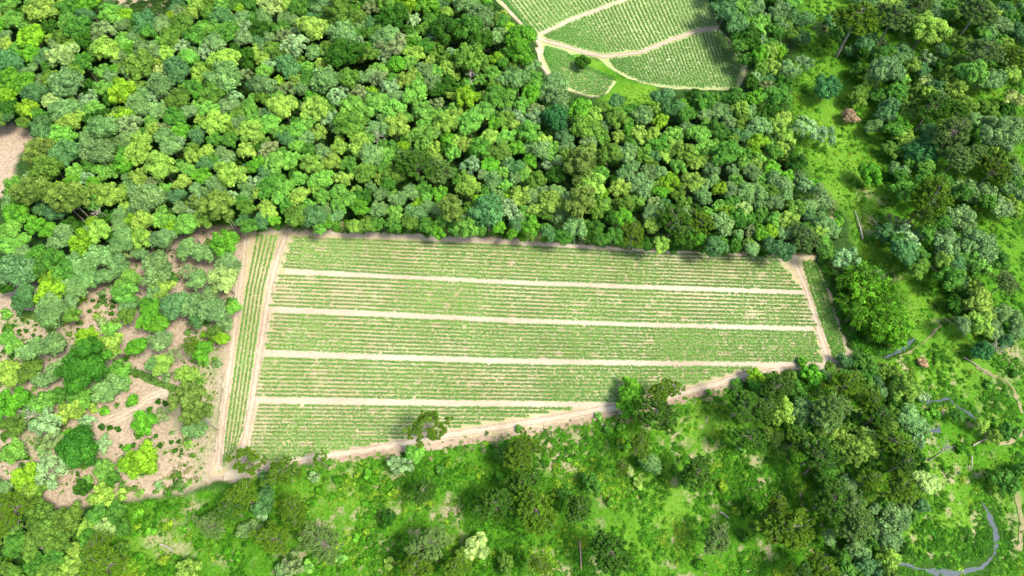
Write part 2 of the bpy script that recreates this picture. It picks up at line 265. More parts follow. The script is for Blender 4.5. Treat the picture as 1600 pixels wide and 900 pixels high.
TINT['B'] = (.042, .165, .040); NAME['B'] = 'deep teal-green'
TINT['G'] = (.045, .170, .014); NAME['G'] = 'broad deep-green'

# ------------------------------------------------------------------ outlines in the picture (all unprojected onto the ground)
FIELD = [(378,357),(460,356),(560,361),(700,367),(800,372),(900,380),(1000,388),(1100,394),(1200,396),(1235,398),(1284,399),(1298,440),(1312,500),(1330,548),(1326,566),(1300,574),(1250,574),(1165,592),(1112,612),(1062,624),(1010,638),(960,645),(900,660),(840,672),(760,685),(690,696),(600,708),(520,718),(450,728),(410,744),(365,754),(332,750),(324,735),(336,690),(350,620),(364,520),(378,420)]
UFIELD = [(765,-40),(772,0),(800,30),(832,64),(842,78),(838,98),(856,126),(888,146),(925,156),(948,152),(966,130),(968,118),(1002,134),(1050,141),(1100,144),(1152,143),(1168,118),(1171,95),(1152,68),(1128,45),(1118,25),(1108,0),(1100,-40)]
CLEAR = [(-60,440),(0,430),(60,440),(110,410),(200,400),(250,380),(330,350),(378,355),(366,520),(350,620),(336,700),(330,752),(290,765),(200,782),(150,780),(110,800),(60,790),(0,740),(-60,740)]
CLEAR2 = [(-60,180),(0,188),(40,196),(50,215),(25,245),(28,280),(0,310),(-60,320)]
CLEAR3 = [(130,-60),(140,-5),(170,2),(215,22),(258,30),(262,0),(262,-60)]
MEAD1 = [(190,790),(330,765),(420,735),(690,692),(960,640),(1110,615),(1250,575),(1330,560),(1400,560),(1600,480),(1700,480),(1700,1000),(0,1000),(0,900),(90,850)]
MEAD2 = [(1240,-60),(1255,60),(1240,130),(1235,230),(1290,300),(1330,340),(1340,400),(1420,470),(1400,560),(1500,560),(1700,560),(1700,-60)]
UGRASS = [(868,72),(905,82),(945,92),(970,116),(1030,138),(1030,165),(960,170),(930,160),(960,130),(925,112),(890,100)]
FOREST = [(-80,-80),(765,-80),(765,0),(795,30),(825,70),(835,100),(860,140),(925,165),(1020,165),(1050,146),(1160,146),(1180,110),(1150,60),(1125,20),(1110,-80),(1240,-80),(1240,60),(1225,130),(1235,220),(1262,270),(1310,330),(1300,395),(1240,392),(1100,385),(900,372),(700,358),(460,350),(380,350),(330,345),(250,370),(120,380),(20,340),(0,310),(60,250),(55,200),(-80,180)]
FOREST_HOLES = [CLEAR3, CLEAR2]

# ------------------------------------------------------------------ ground: one sheet with colour zones
def noise2(P, scale, seed):
    r = np.random.default_rng(seed); g = r.uniform(size=(256, 256))
    x = P[:, 0] / scale + 1000; y = P[:, 1] / scale + 1000
    i = np.floor(x).astype(int); j = np.floor(y).astype(int); fx = x - i; fy = y - j
    fx = fx * fx * (3 - 2 * fx); fy = fy * fy * (3 - 2 * fy)
    a = g[i % 256, j % 256]; b = g[(i + 1) % 256, j % 256]; c = g[i % 256, (j + 1) % 256]; d = g[(i + 1) % 256, (j + 1) % 256]
    return (a * (1 - fx) + b * fx) * (1 - fy) + (c * (1 - fx) + d * fx) * fy
def fbm(P, scale, seed, o=4):
    t = 0; w = 0; a = 1
    for k in range(o): t = t + a * noise2(P, scale / 2 ** k, seed + k); w += a; a *= .55
    return t / w
def blobs(P, L):
    out = np.zeros(len(P))
    for x, y, rx, ry, v in L:
        out = np.maximum(out, v * np.exp(-(((P[:, 0] - x) / rx) ** 2 + ((P[:, 1] - y) / ry) ** 2)))
    return out

x0, x1, y0, y1, st = -215, 215, -20, 255, .55
xs = np.arange(x0, x1 + .01, st); ys = np.arange(y0, y1 + .01, st)
GX, GY = np.meshgrid(xs, ys); G = np.stack([GX.ravel(), GY.ravel(), np.zeros(GX.size)], 1)
GP, _ = proj_arr(G)
nn = fbm(G, 9, 11) - .5; nf = fbm(G, 2.5, 31) - .5
JP = GP + np.stack([(fbm(G, 5, 51) - .5) * 22, (fbm(G, 5, 71) - .5) * 18], 1)
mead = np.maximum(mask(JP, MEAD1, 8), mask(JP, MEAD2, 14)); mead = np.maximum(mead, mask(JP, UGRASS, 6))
soil = np.maximum.reduce([mask(JP, CLEAR, 7), mask(JP, CLEAR2, 5), mask(JP, CLEAR3, 5)])
JF = GP + np.stack([nf * 6, nf * 6], 1)
fsoil = np.maximum(mask(JF, FIELD, 3), mask(JF, UFIELD, 2.5, 4) * (1 - mask(GP, UGRASS, 5)))
# green regrowth patches in the clearing beside the track
clear_green = blobs(JP, [(325,560,18,50,.7),(330,650,16,50,.6),(330,700,20,30,.5),(20,500,30,12,.5),(60,690,40,22,.5),(290,660,25,25,.35),(310,715,14,30,.5),(110,520,20,20,.3),(20,560,25,25,.45),(250,700,20,16,.2)])
bright = blobs(JP, [(1090,660,60,40,1),(1140,700,55,40,.8),(1040,790,60,60,.95),(1000,860,70,50,.7),(470,790,60,50,.55),(560,770,70,45,.65),(240,850,60,40,.8),(620,740,60,30,.3),(720,760,50,40,.35),(860,720,60,30,.3),
   (1010,720,40,40,.6),(1480,575,80,45,1),(1430,600,50,35,.7),(1440,530,50,30,.6),(1300,330,36,80,1),(1340,370,45,70,.9),(1300,215,60,80,1),(1340,290,45,70,1),(1280,120,40,60,.7),(1420,480,60,40,.9),(1290,20,35,50,.9),(1340,60,30,50,.5),(1500,290,40,30,.4),(1400,420,60,30,.8),(1570,380,40,60,.5),(1475,740,35,45,1),(1500,820,60,50,.9),(1430,840,40,30,.8),(1570,800,30,90,.6),(1540,130,60,40,.8),(1450,110,50,30,.7),(1000,150,50,20,1.),(920,95,40,16,1.),(1560,650,40,60,.3),(1480,490,60,25,.5),(1590,40,30,40,.8),(150,870,60,30,.3)])
dry = blobs(JP, [(588,790,11,12,1.2),(706,800,14,13,1.2),(622,748,9,9,1.1),(722,818,6,12,.9),(548,830,12,8,.6),(905,690,28,16,1),(860,700,25,14,1),(880,725,30,16,.9),(945,785,10,12,.8),(1065,695,16,8,.7),(1110,775,8,7,.9),(1180,720,12,10,.8),(1110,700,14,10,.5),(270,860,20,16,.8),(245,840,18,12,.7),(290,790,14,8,.8),(262,815,12,10,.6),(460,860,20,12,.5),(345,870,20,14,.6),(930,880,20,16,.5),(870,890,25,14,.9),(850,870,18,12,.6),(1350,300,18,14,.9),(1375,310,12,10,.7),(1385,435,20,6,.6),(1560,610,20,30,.4),(1480,505,25,6,.8),(1365,345,14,14,.5),(1290,330,14,22,.4),(1520,540,14,10,.5),(1350,660,20,14,.7),(1225,700,14,10,.7),(1585,560,20,20,.5),(945,820,12,12,.6),(500,830,14,12,.5),(540,735,12,8,.4),(1385,190,12,10,.3),(1290,45,10,10,.3),(610,850,14,10,.4),(930,745,16,10,.8),(990,760,12,20,.5),(690,840,16,10,.5),(1585,840,10,50,.5)])
dry = np.clip(dry + (nn * 1.1 + nf * .9) * (dry > .05), 0, 1)
# flecks of bare dry soil all over the lower meadow
fle = smooth(fbm(G, 1.5, 91, 3), .60, .74) * mask(GP, MEAD1, 10) * smooth(fbm(G, 22, 93, 2), .38, .62)
dry = np.maximum(dry, fle * .8)
relief = (fbm(G, 6, 5) - .5) * .9 + (fbm(G, 1.6, 15) - .5) * .35
LINES = [[(148,666),(180,655),(210,640),(235,622),(262,612)],[(28,489),(48,492),(64,500),(76,512),(84,520)],[(205,580),(228,588),(252,600),(282,611)],[(1430,392),(1445,404),(1458,420),(1478,434),(1490,440)],
 [(1482,500),(1462,515),(1445,533),(1425,548),(1405,556)],[(1525,572),(1550,586),(1572,596),(1588,612),(1596,645)],[(1600,672),(1580,688),(1560,696)],[(1585,768),(1594,790),(1598,820),(1592,860)],
 [(1428,528),(1408,546),(1380,560)],[(1447,628),(1466,626),(1483,622),(1497,636),(1512,646),(1528,656)],[(1448,672),(1470,674)],[(1400,881),(1432,887),(1455,893),(1480,896),(1505,893),(1530,887),(1546,878),(1554,865),(1557,845),(1556,828),(1548,812),(1534,785)]]
def outd(P, poly): return np.where(inside(P, poly), 0, dist_poly(P, poly))
edge_free = np.minimum(smooth(outd(GP, FIELD), 6, 26), smooth(outd(GP, UFIELD), 5, 22))
for L_ in LINES[:]: edge_free = np.minimum(edge_free, smooth(dist_poly(GP, L_, False), 8, 22))
G[:, 2] = relief * edge_free * (.35 + .65 * np.maximum(mead, 0)) - .2 * edge_free
big = 3000
me = bpy.data.meshes.new('ground')
ny, nx = GX.shape
idx = np.arange(nx * ny).reshape(ny, nx)
quads = np.stack([idx[:-1, :-1], idx[:-1, 1:], idx[1:, 1:], idx[1:, :-1]], -1).reshape(-1, 4)
corn = np.array([[x0, y0], [x1, y0], [x1, y1], [x0, y1]]); far = np.array([[-big, -big], [big, -big], [big, big], [-big, big]])
# outer ring to the horizon, joined edge to edge with the fine grid
border = [idx[0, :], idx[:, -1], idx[-1, ::-1], idx[::-1, 0]]
V = list(map(tuple, G)); base = len(V)
for c in far: V.append((c[0], c[1], 0))
polys = [tuple(q) for q in quads]
for k in range(4):
    b = list(border[k]); polys.append(tuple([base + k, base + (k + 1) % 4] + b[::-1]))
me.from_pydata(V, [], polys); me.update()
def setf(me, nm, arr, fill=0.0):
    a = me.attributes.new(nm, 'FLOAT', 'POINT'); d = np.full(len(me.vertices), fill, np.float32); d[:len(arr)] = arr; a.data.foreach_set('value', d)
setf(me, 'meadow', mead); setf(me, 'soil', soil); setf(me, 'fsoil', fsoil); setf(me, 'bright', np.clip(bright, 0, 1)); setf(me, 'dry', dry); setf(me, 'regrow', clear_green)
for p in me.polygons: p.use_smooth = True
m, n, l = mat_new('ground')
out = N(n, 'ShaderNodeOutputMaterial'); p = N(n, 'ShaderNodeBsdfPrincipled'); p.inputs['Roughness'].default_value = .95; p.inputs['Specular IOR Level'].default_value = .1
tc = N(n, 'ShaderNodeTexCoord')
def nz(scale, det=5, rough=.6, vec=None):
    x = N(n, 'ShaderNodeTexNoise'); x.inputs['Scale'].default_value = scale; x.inputs['Detail'].default_value = det; x.inputs['Roughness'].default_value = rough
    l.new(vec or tc.outputs['Object'], x.inputs['Vector']); return x.outputs['Fac']
def ramp(f, cols):
    r = N(n, 'ShaderNodeValToRGB'); e = r.color_ramp.elements
    while len(e) < len(cols): e.new(.5)
    for i, (pos, c) in enumerate(cols): e[i].position = pos; e[i].color = (*c, 1)
    l.new(f, r.inputs[0]); return r.outputs[0]
def at(nm): return N(n, 'ShaderNodeAttribute', attribute_type='GEOMETRY', attribute_name=nm).outputs['Fac']
def mix(f, a, b):
    x = N(n, 'ShaderNodeMix', data_type='RGBA'); l.new(f, x.inputs[0]); l.new(a, x.inputs[6]); l.new(b, x.inputs[7]); return x.outputs[2]
n1 = nz(.35); n2 = nz(1.6, 6, .75); n3 = nz(.09, 3)
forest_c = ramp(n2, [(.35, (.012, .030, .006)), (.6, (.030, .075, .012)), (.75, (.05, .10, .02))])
dkgrass = ramp(n2, [(.3, (.018, .078, .003)), (.5, (.042, .145, .005)), (.7, (.085, .205, .012))])
ltgrass = ramp(n2, [(.3, (.050, .145, .008)), (.5, (.095, .215, .014)), (.7, (.175, .275, .042))])
dryc = ramp(n2, [(.3, (.14, .15, .04)), (.5, (.28, .23, .13)), (.7, (.38, .31, .22))])
soilc = ramp(n2, [(.3, (.17, .125, .075)), (.5, (.30, .235, .155)), (.72, (.41, .345, .245))])
regc = ramp(n2, [(.35, (.10, .17, .035)), (.6, (.22, .25, .11))])
fieldc = ramp(n1, [(.3, (.24, .18, .12)), (.6, (.32, .25, .175))])
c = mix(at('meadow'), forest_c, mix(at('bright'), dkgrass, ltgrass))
c = mix(at('dry'), c, dryc)
c = mix(at('soil'), c, mix(at('regrow'), soilc, regc))
c = mix(at('fsoil'), c, fieldc)
l.new(c, p.inputs['Base Color'])
bp = N(n, 'ShaderNodeBump'); bp.inputs['Strength'].default_value = .8; bp.inputs['Distance'].default_value = .25
l.new(n2, bp.inputs['Height']); l.new(bp.outputs[0], p.inputs['Normal']); l.new(p.outputs[0], out.inputs[0])
M_GROUND = m
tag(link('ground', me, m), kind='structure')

# ------------------------------------------------------------------ sheets: field soil, tracks, paths, water
def resample(P, step, closed=False):
    P = np.asarray(P, float)
    if closed: P = np.vstack([P, P[:1]])
    d = np.r_[0, np.cumsum(np.linalg.norm(np.diff(P, axis=0), axis=1))]
    t = np.linspace(0, d[-1], max(2, int(d[-1] / step) + 1))
    # gentle smoothing of the control polyline
    out = np.stack([np.interp(t, d, P[:, k]) for k in range(2)], 1)
    return out[:-1] if closed else out
def sheet(name, poly_px, z, mat, jag=.35, seed=1, kind='structure'):
    P = resample(poly_px, 5, True); W = unproj_arr(P, z)
    r = np.random.default_rng(seed); J = r.normal(size=(len(W), 2)); J = (J + np.roll(J, 1, 0) + np.roll(J, -1, 0)) / 2; W[:, :2] += J * jag * .8
    me = bpy.data.meshes.new(name); me.from_pydata([tuple(w) for w in W], [], [tuple(range(len(W)))]); me.update()
    return tag(link(name, me, mat), kind=kind)
def ribbon(name, pts_px, w_m, z, mat, seed=1, jag=.15, step=2.5, kind='structure', widths=None):
    P = resample(pts_px, step); W = unproj_arr(P, z)
    for _ in range(3): W[1:-1] = (W[:-2] + 2 * W[1:-1] + W[2:]) / 4
    T = np.gradient(W, axis=0); T /= np.linalg.norm(T, axis=1)[:, None]; S = np.stack([-T[:, 1], T[:, 0], T[:, 2] * 0], 1)
    r = np.random.default_rng(seed); n_ = len(W)
    ww = w_m if widths is None else np.interp(np.linspace(0, 1, n_), np.linspace(0, 1, len(widths)), widths)
    def sm(x): return np.convolve(np.pad(x, 2, mode='edge'), [.1, .25, .3, .25, .1], 'valid') * 1.6
    a = W + S * np.maximum(ww / 2 + sm(r.normal(size=n_)) * jag, .08)[:, None]; b = W - S * np.maximum(ww / 2 + sm(r.normal(size=n_)) * jag, .08)[:, None]
    me = bpy.data.meshes.new(name); me.from_pydata([tuple(v) for v in a] + [tuple(v) for v in b], [], [(i, i + 1, n_ + i + 1, n_ + i) for i in range(n_ - 1)]); me.update()
    return tag(link(name, me, mat), kind=kind)

def soil_mat(name, c1, c2, c3, green=.0):
    m, n, l = mat_new(name)
    out = N(n, 'ShaderNodeOutputMaterial'); p = N(n, 'ShaderNodeBsdfPrincipled'); p.inputs['Roughness'].default_value = .95; p.inputs['Specular IOR Level'].default_value = .1
    tc = N(n, 'ShaderNodeTexCoord')
    a = N(n, 'ShaderNodeTexNoise'); a.inputs['Scale'].default_value = .06; a.inputs['Detail'].default_value = 5
    b = N(n, 'ShaderNodeTexNoise'); b.inputs['Scale'].default_value = 1.3; b.inputs['Detail'].default_value = 6; b.inputs['Roughness'].default_value = .75
    for x in (a, b): l.new(tc.outputs['Object'], x.inputs['Vector'])
    ad = N(n, 'ShaderNodeMath', operation='ADD'); l.new(a.outputs['Fac'], ad.inputs[0]); l.new(b.outputs['Fac'], ad.inputs[1])
    hf = N(n, 'ShaderNodeMath', operation='MULTIPLY'); hf.inputs[1].default_value = .5; l.new(ad.outputs[0], hf.inputs[0])
    cr = N(n, 'ShaderNodeValToRGB'); e = cr.color_ramp.elements; e.new(.5)
    for i, (q, c_) in enumerate(((.38, c1), (.5, c2), (.62, c3))): e[i].position = q; e[i].color = (*c_, 1)
    l.new(hf.outputs[0], cr.inputs[0])
    last = cr.outputs[0]
    if green:
        g = N(n, 'ShaderNodeTexNoise'); g.inputs['Scale'].default_value = .5; g.inputs['Detail'].default_value = 8; g.inputs['Roughness'].default_value = .8
        l.new(tc.outputs['Object'], g.inputs['Vector'])
        mr = N(n, 'ShaderNodeMapRange'); mr.inputs[1].default_value = .5; mr.inputs[2].default_value = .66; mr.inputs[4].default_value = green
        l.new(g.outputs['Fac'], mr.inputs[0]); mx = N(n, 'ShaderNodeMix', data_type='RGBA'); mx.inputs[7].default_value = (.19, .25, .07, 1)
        l.new(mr.outputs[0], mx.inputs[0]); l.new(last, mx.inputs[6]); last = mx.outputs[2]
    l.new(last, p.inputs['Base Color'])
    bp = N(n, 'ShaderNodeBump'); bp.inputs['Strength'].default_value = .5; bp.inputs['Distance'].default_value = .12
    l.new(b.outputs['Fac'], bp.inputs['Height']); l.new(bp.outputs[0], p.inputs['Normal']); l.new(p.outputs[0], out.inputs[0])
    return m
M_FSOIL = soil_mat('field_soil', (.26, .21, .115), (.32, .275, .155), (.38, .335, .205), .8)
M_TRACK = soil_mat('track_dirt', (.285, .235, .155), (.34, .29, .20), (.395, .345, .25))
M_BROWN = soil_mat('brown_dirt', (.17, .115, .075), (.26, .19, .125), (.34, .27, .19), .2)
M_WORN = soil_mat('worn_path', (.13, .13, .05), (.20, .18, .085), (.27, .22, .13), .6)
M_DITCH = soil_mat('ditch_grass', (.035, .075, .012), (.06, .12, .02), (.10, .18, .03))
sheet('field_soil', [(382,360),(460,359),(560,364),(700,370),(800,375),(900,383),(1000,391),(1100,397),(1200,400),(1235,401),(1277,401),(1292,445),(1307,500),(1323,546),(1320,560),(1296,570),(1245,571),(1160,589),(1110,609),(1060,621),(1010,634),(960,641),(900,655),(840,667),(760,680),(690,691),(600,704),(520,714),(445,723),(405,740),(362,749),(338,745),(331,733),(342,690),(355,620),(368,520),(382,420)], .02, M_FSOIL, .35, 3)
M_USOIL = soil_mat('upper_field_soil', (.21, .25, .09), (.28, .31, .13), (.33, .35, .17), .7)
sheet('field_soil', [(768,-40),(776,0),(803,28),(836,62),(846,78),(843,97),(860,122),(890,142),(925,152),(945,148),(962,129),(905,106),(882,86),(905,84),(935,91),(960,112),(1003,131),(1050,138),(1100,141),(1150,140),(1164,118),(1167,96),(1149,70),(1125,47),(1115,27),(1105,0),(1097,-40)], .02, M_USOIL, .3, 4)
TR = lambda pts, w, s, mt=M_TRACK, z=.05, nm='dirt_track': ribbon(nm, pts, w, z, mt, s, jag=.16)
TR([(445,424),(600,430),(800,441),(1000,449),(1255,458)], 1.7, 1)
TR([(425,483),(520,487),(800,501),(1000,507),(1270,514)], 1.7, 2)
TR([(410,551),(520,554),(800,564),(1000,567),(1290,569)], 1.9, 3)
TR([(400,625),(600,628),(800,632),(950,633)], 1.5, 4)
TR([(448,362),(436,395),(424,440),(414,500),(404,560),(396,620),(384,680),(376,722)], 2.1, 5, z=.056)
TR([(384,362),(378,430),(366,520),(354,610),(344,690),(340,735)], 1.7, 6, z=.056)
TR([(1238,404),(1256,440),(1272,490),(1284,530),(1296,566)], 1.9, 7, z=.06)
TR([(1300,569),(1240,577),(1160,586),(1110,603),(1060,616),(1000,631),(950,638),(880,651),(820,661),(740,674),(660,686),(600,699),(520,710),(450,719),(400,734),(350,744)], 1.7, 8, z=.064)
TR([(390,360),(460,361),(560,366),(700,373),(800,379),(900,386),(1000,393),(1100,398),(1245,404)], 1.6, 9, z=.045)
M_RUT = soil_mat('rut_dirt', (.23, .165, .105), (.28, .215, .14), (.34, .27, .19))
def ruts(pts, gap_, seed, nm='wheel_rut'):
    P = resample(pts, 4); W = unproj_arr(P); T = np.gradient(W, axis=0); T /= np.linalg.norm(T, axis=1)[:, None]; S = np.stack([-T[:, 1], T[:, 0]], 1)
    for k_, sg in enumerate((-1, 1)):
        Q = W.copy(); Q[:, :2] += S * sg * gap_ / 2; PP, _ = proj_arr(Q)
        ribbon(nm, [tuple(q_) for q_ in PP], .30, .085 + .004 * k_, M_RUT, seed + k_, .14, 2.5)
ruts([(448,364),(436,395),(424,440),(414,500),(404,560),(396,620),(384,680),(376,720)], 1.2, 201)
ruts([(1240,577),(1160,586),(1110,603),(1060,616),(1000,631),(950,638),(880,651),(820,661),(740,674),(660,686),(600,699),(520,710),(450,719),(400,732)], 1.3, 203)
ruts([(384,365),(378,430),(366,520),(354,610),(344,690),(341,728)], 1.0, 205)
ruts([(148,666),(180,655),(210,640),(235,622),(255,614)], 1.1, 207)
ruts([(850,63),(880,71),(920,83),(945,88),(1000,82),(1050,62),(1090,48),(1118,43)], 1.0, 209)
ruts([(1240,408),(1256,440),(1272,490),(1284,530),(1294,560)], 1.0, 211)
ribbon('earth_bank', [(1245,579),(1165,594),(1112,613),(1062,626),(1010,640),(960,648),(900,662),(840,673),(760,686),(690,696),(600,708),(530,717)], 1.3, .07, M_BROWN, 12, .35)
TR([(838,57),(862,45),(890,31),(940,13),(990,-6),(1020,-20)], 1.3, 10)
TR([(832,56),(850,63),(880,71),(920,83),(945,88),(1000,82),(1050,62),(1090,48),(1122,43)], 1.3, 11, z=.056)
TR([(770,-30),(783,0),(805,26),(830,52),(843,66),(846,84)], 1.0, 12, z=.06)
TR([(840,74),(845,98),(862,124)], 1.0, 13, z=.064)
TR([(148,666),(180,655),(210,640),(235,622),(262,612)], 2.2, 14, M_TRACK, .07, 'dirt_track')
ribbon('ditch', [(28,489),(48,492),(64,500),(76,512),(84,520)], 1.7, .08, M_DITCH, 21, .12)
ribbon('ditch', [(205,580),(228,588),(252,600),(282,611)], 1.7, .08, M_DITCH, 22, .12)
ribbon('footpath', [(1430,392),(1445,404),(1458,420),(1478,434),(1490,440)], .7, .1, M_WORN, 23, .2)
ribbon('footpath', [(1482,500),(1462,515),(1445,533),(1425,548),(1405,556)], .5, .12, M_WORN, 24, .2)
ribbon('footpath', [(1525,572),(1550,586),(1572,596),(1588,612),(1596,645)], .6, .12, M_WORN, 25, .25)
ribbon('footpath', [(1600,672),(1580,688),(1560,696)], 1.0, .12, M_WORN, 26, .2)
ribbon('footpath', [(1585,768),(1594,790),(1598,820),(1592,860)], 1.0, .12, M_WORN, 27, .2)
m, n, l = mat_new('stream_water')
out = N(n, 'ShaderNodeOutputMaterial'); p = N(n, 'ShaderNodeBsdfPrincipled'); p.inputs['Base Color'].default_value = (.045, .065, .070, 1); p.inputs['Roughness'].default_value = .12; p.inputs['Specular IOR Level'].default_value = .4
nz_ = N(n, 'ShaderNodeTexNoise'); nz_.inputs['Scale'].default_value = 2; bp = N(n, 'ShaderNodeBump'); bp.inputs['Strength'].default_value = .04
l.new(nz_.outputs['Fac'], bp.inputs['Height']); l.new(bp.outputs[0], p.inputs['Normal']); l.new(p.outputs[0], out.inputs[0])
M_WATER = m
M_BANK = soil_mat('stream_bank', (.010, .030, .004), (.022, .06, .006), (.045, .10, .012))
ribbon('stream_bank', [(1428,528),(1420,536),(1408,546),(1396,553),(1380,560)], 2.2, .03, M_BANK, 90, .6)
ribbon('stream_bank', [(1447,628),(1466,626),(1483,622),(1497,636),(1512,646),(1528,656)], 2.0, .03, M_BANK, 91, .6)
ribbon('stream_bank', [(1400,881),(1432,887),(1480,896),(1505,893),(1530,887),(1546,878),(1554,865),(1557,845),(1556,828),(1548,812),(1534,785)], 3.4, .03, M_BANK, 92, .6)
ribbon('stream', [(1428,528),(1420,536),(1408,546),(1396,553),(1380,560)], .75, .06, M_WATER, 31, .3)
ribbon('stream', [(1447,628),(1466,626),(1483,622),(1497,636),(1512,646),(1528,656)], 0.4, .06, M_WATER, 32, .2)
ribbon('stream', [(1448,672),(1458,673),(1470,674)], 1.0, .06, M_WATER, 33, .3)
ribbon('stream', [(1400,881),(1416,883),(1432,887),(1455,893),(1480,896),(1505,893),(1530,887),(1546,878),(1554,865),(1557,845),(1556,828),(1548,812),(1541,797),(1534,785)], 2.0, .06, M_WATER, 34, .25, widths=[.3,.8,.25,1.1,1.6,.7,.45,.6,.8,1.5,1.3,.8,.25])

# ------------------------------------------------------------------ tree prototypes
def crown_mesh(name, R, seed, style, leaf=.31, dens=1.0):
    r = np.random.default_rng(seed); q = QB()
    P = dict(fine=(11, .42, .62, 7, .36), lumpy=(17, .31, .72, 8, .42), open=(13, .27, .70, 7, .46), tall=(16, .30, 1.05, 7, .44))[style]
    nl, lr, sq, ns, sr = P
    if R > 5.5: nl = int(nl * 1.9); lr *= .76
    ga = 2.39996
    lob = []
    for i in range(nl):
        u = (i + .5) / nl; ph = math.acos(1 - 1.12 * u) if style != 'tall' else math.acos(1 - 1.5 * u)
        th = ga * i + r.uniform(-.5, .5)
        rr = (1 - lr * .95) * r.uniform(.74, 1.14)
        irr = 1 + .20 * math.sin(2 * th + seed) + .12 * math.sin(3 * th + seed * 2)
        c = np.array([math.sin(ph) * math.cos(th) * irr, math.sin(ph) * math.sin(th) * irr, math.cos(ph) * sq]) * rr
        c[2] += r.uniform(-.10, .12)
        lob.append((c * R, lr * R * r.uniform(.7, 1.3), r.uniform()))
    ctr = np.array([0, 0, -.15 * R])
    if style != 'open': q.ball(np.array([0, 0, -.05 * R]), R * .62, r, sq)
    for c, lrad, cl in lob:
        q.ball(c, lrad * (.78 if style != 'open' else .45), r)
        od = (c - ctr) / np.linalg.norm(c - ctr)
        for k in range(ns):
            d = r.normal(size=3); d /= np.linalg.norm(d); d = d + od * .9 + np.array([0, 0, .35]); d /= np.linalg.norm(d)
            sc_ = c + d * lrad * r.uniform(.6, .85); srad = lrad * sr * r.uniform(.75, 1.3)
            m_ = int(dens * 3.1 * (srad / leaf) ** 2 * 2.6) + 5
            D = r.normal(size=(m_, 3)); D /= np.linalg.norm(D, axis=1)[:, None]; D += od * .55 + np.array([0, 0, .35]); D /= np.linalg.norm(D, axis=1)[:, None]
            rad = srad * r.uniform(.8, 1.12, m_)[:, None]
            C = sc_ + D * rad
            q.leaves(C, D + r.normal(size=(m_, 3)) * .38, leaf, 1.35, np.clip(cl * .55 + r.uniform() * .45, 0, 1), r)
        # loose leaves round the lobe make the outline uneven
        m_ = int(22 * dens * (lrad / leaf) ** .9)
        D = r.normal(size=(m_, 3)); D /= np.linalg.norm(D, axis=1)[:, None]; D[:, 2] = np.abs(D[:, 2]) * .9 - .25
        q.leaves(c + D * lrad * r.uniform(.85, 1.2, m_)[:, None], D + r.normal(size=(m_, 3)) * .6, leaf, 1.3, cl, r)
    return q.mesh(name, M_LEAF)

def trunk_mesh(name, hc, R, seed, mat, thick=.26, limbs=6, lean=0):
    r = np.random.default_rng(seed); q = QB()
    top = np.array([lean, 0, hc])
    q.tube([(0, 0, -.6), (lean * .15 + .05, .03, hc * .35), (lean * .5, -.05, hc * .7), top], [thick, thick * .8, thick * .62, thick * .4], 7)
    for k in range(limbs):
        a = k * 2 * math.pi / limbs + r.uniform(-.4, .4); s = hc * r.uniform(.55, .85)
        st_ = np.array([lean * s / hc, 0, s]); e = st_ + np.array([math.cos(a) * R * .62, math.sin(a) * R * .62, R * r.uniform(.3, .6)])
        md = (st_ + e) / 2 + np.array([0, 0, -.1 * R])
        q.tube([st_, md, e], [thick * .38, thick * .26, thick * .1], 5)
    return q.mesh(name, mat)

def araucaria_mesh(name, R, seed, sparse=False):
    """umbrella crown: whorls of long level branches, turned up at the tips, with dense needle tufts on their outer part"""
    r = np.random.default_rng(seed); q = QB(); br = QB()
    for w in range(6):
        zz = -.45 * R + w * .18 * R; L = R * (1.0, 1.0, .88, .68, .46, .2)[w]; nb = (11, 11, 10, 9, 7, 4)[w]
        if sparse and w not in (1, 2, 3, 4): continue
        if sparse: nb = {1: 10, 2: 9, 3: 7, 4: 5}[w]
        ph = r.uniform(0, 6)
        for k in range(nb):
            a = ph + k * 2 * math.pi / nb + r.uniform(-.22, .22); Lk = L * r.uniform(.74, 1.08)
            Lk *= 1 + .22 * math.sin(2 * a + seed) + .12 * math.sin(5 * a + seed * 3)
            if not sparse and r.uniform() < .16: continue
            d = np.array([math.cos(a), math.sin(a), 0]); sd_ = np.array([-d[1], d[0], 0])
            p0 = np.array([0, 0, zz - .05 * R]); p1 = d * Lk * .6 + [0, 0, zz + .02 * R]; p2 = d * Lk + [0, 0, zz + .2 * R]
            br.tube([p0, p1, p2], [.12, .085, .04], 4)
            for j in range(3 if sparse else 6):
                if not sparse and r.uniform() < .12: continue
                t = (1.0, .9, .8, .68, .9, .55)[j]; t *= r.uniform(.93, 1.07)
                off = (0, 1, -1, .8, -1.7, -.8)[j] * .11 * R * r.uniform(.6, 1.3)
                base = p1 + (p2 - p1) * max(0, (t - .6) / .4) if t > .6 else p1 * (t / .6)
                c = base + sd_ * off + [0, 0, r.uniform(.0, .35)]
                tr = R * r.uniform(.085, .13) * (1.15 if sparse else 1)
                q.ball(c, tr * .62, r, .8, .25)
                m_ = 34; D = r.normal(size=(m_, 3)); D[:, 2] = D[:, 2] * .8 + .3; D /= np.linalg.norm(D, axis=1)[:, None]
                q.blade(c + D * tr * .2, c + D * tr * r.uniform(.85, 1.35, m_)[:, None], .16 * tr / .5 + .08, r, clump=r.uniform(.1, .9))
    return q.mesh(name, M_ARAU), br

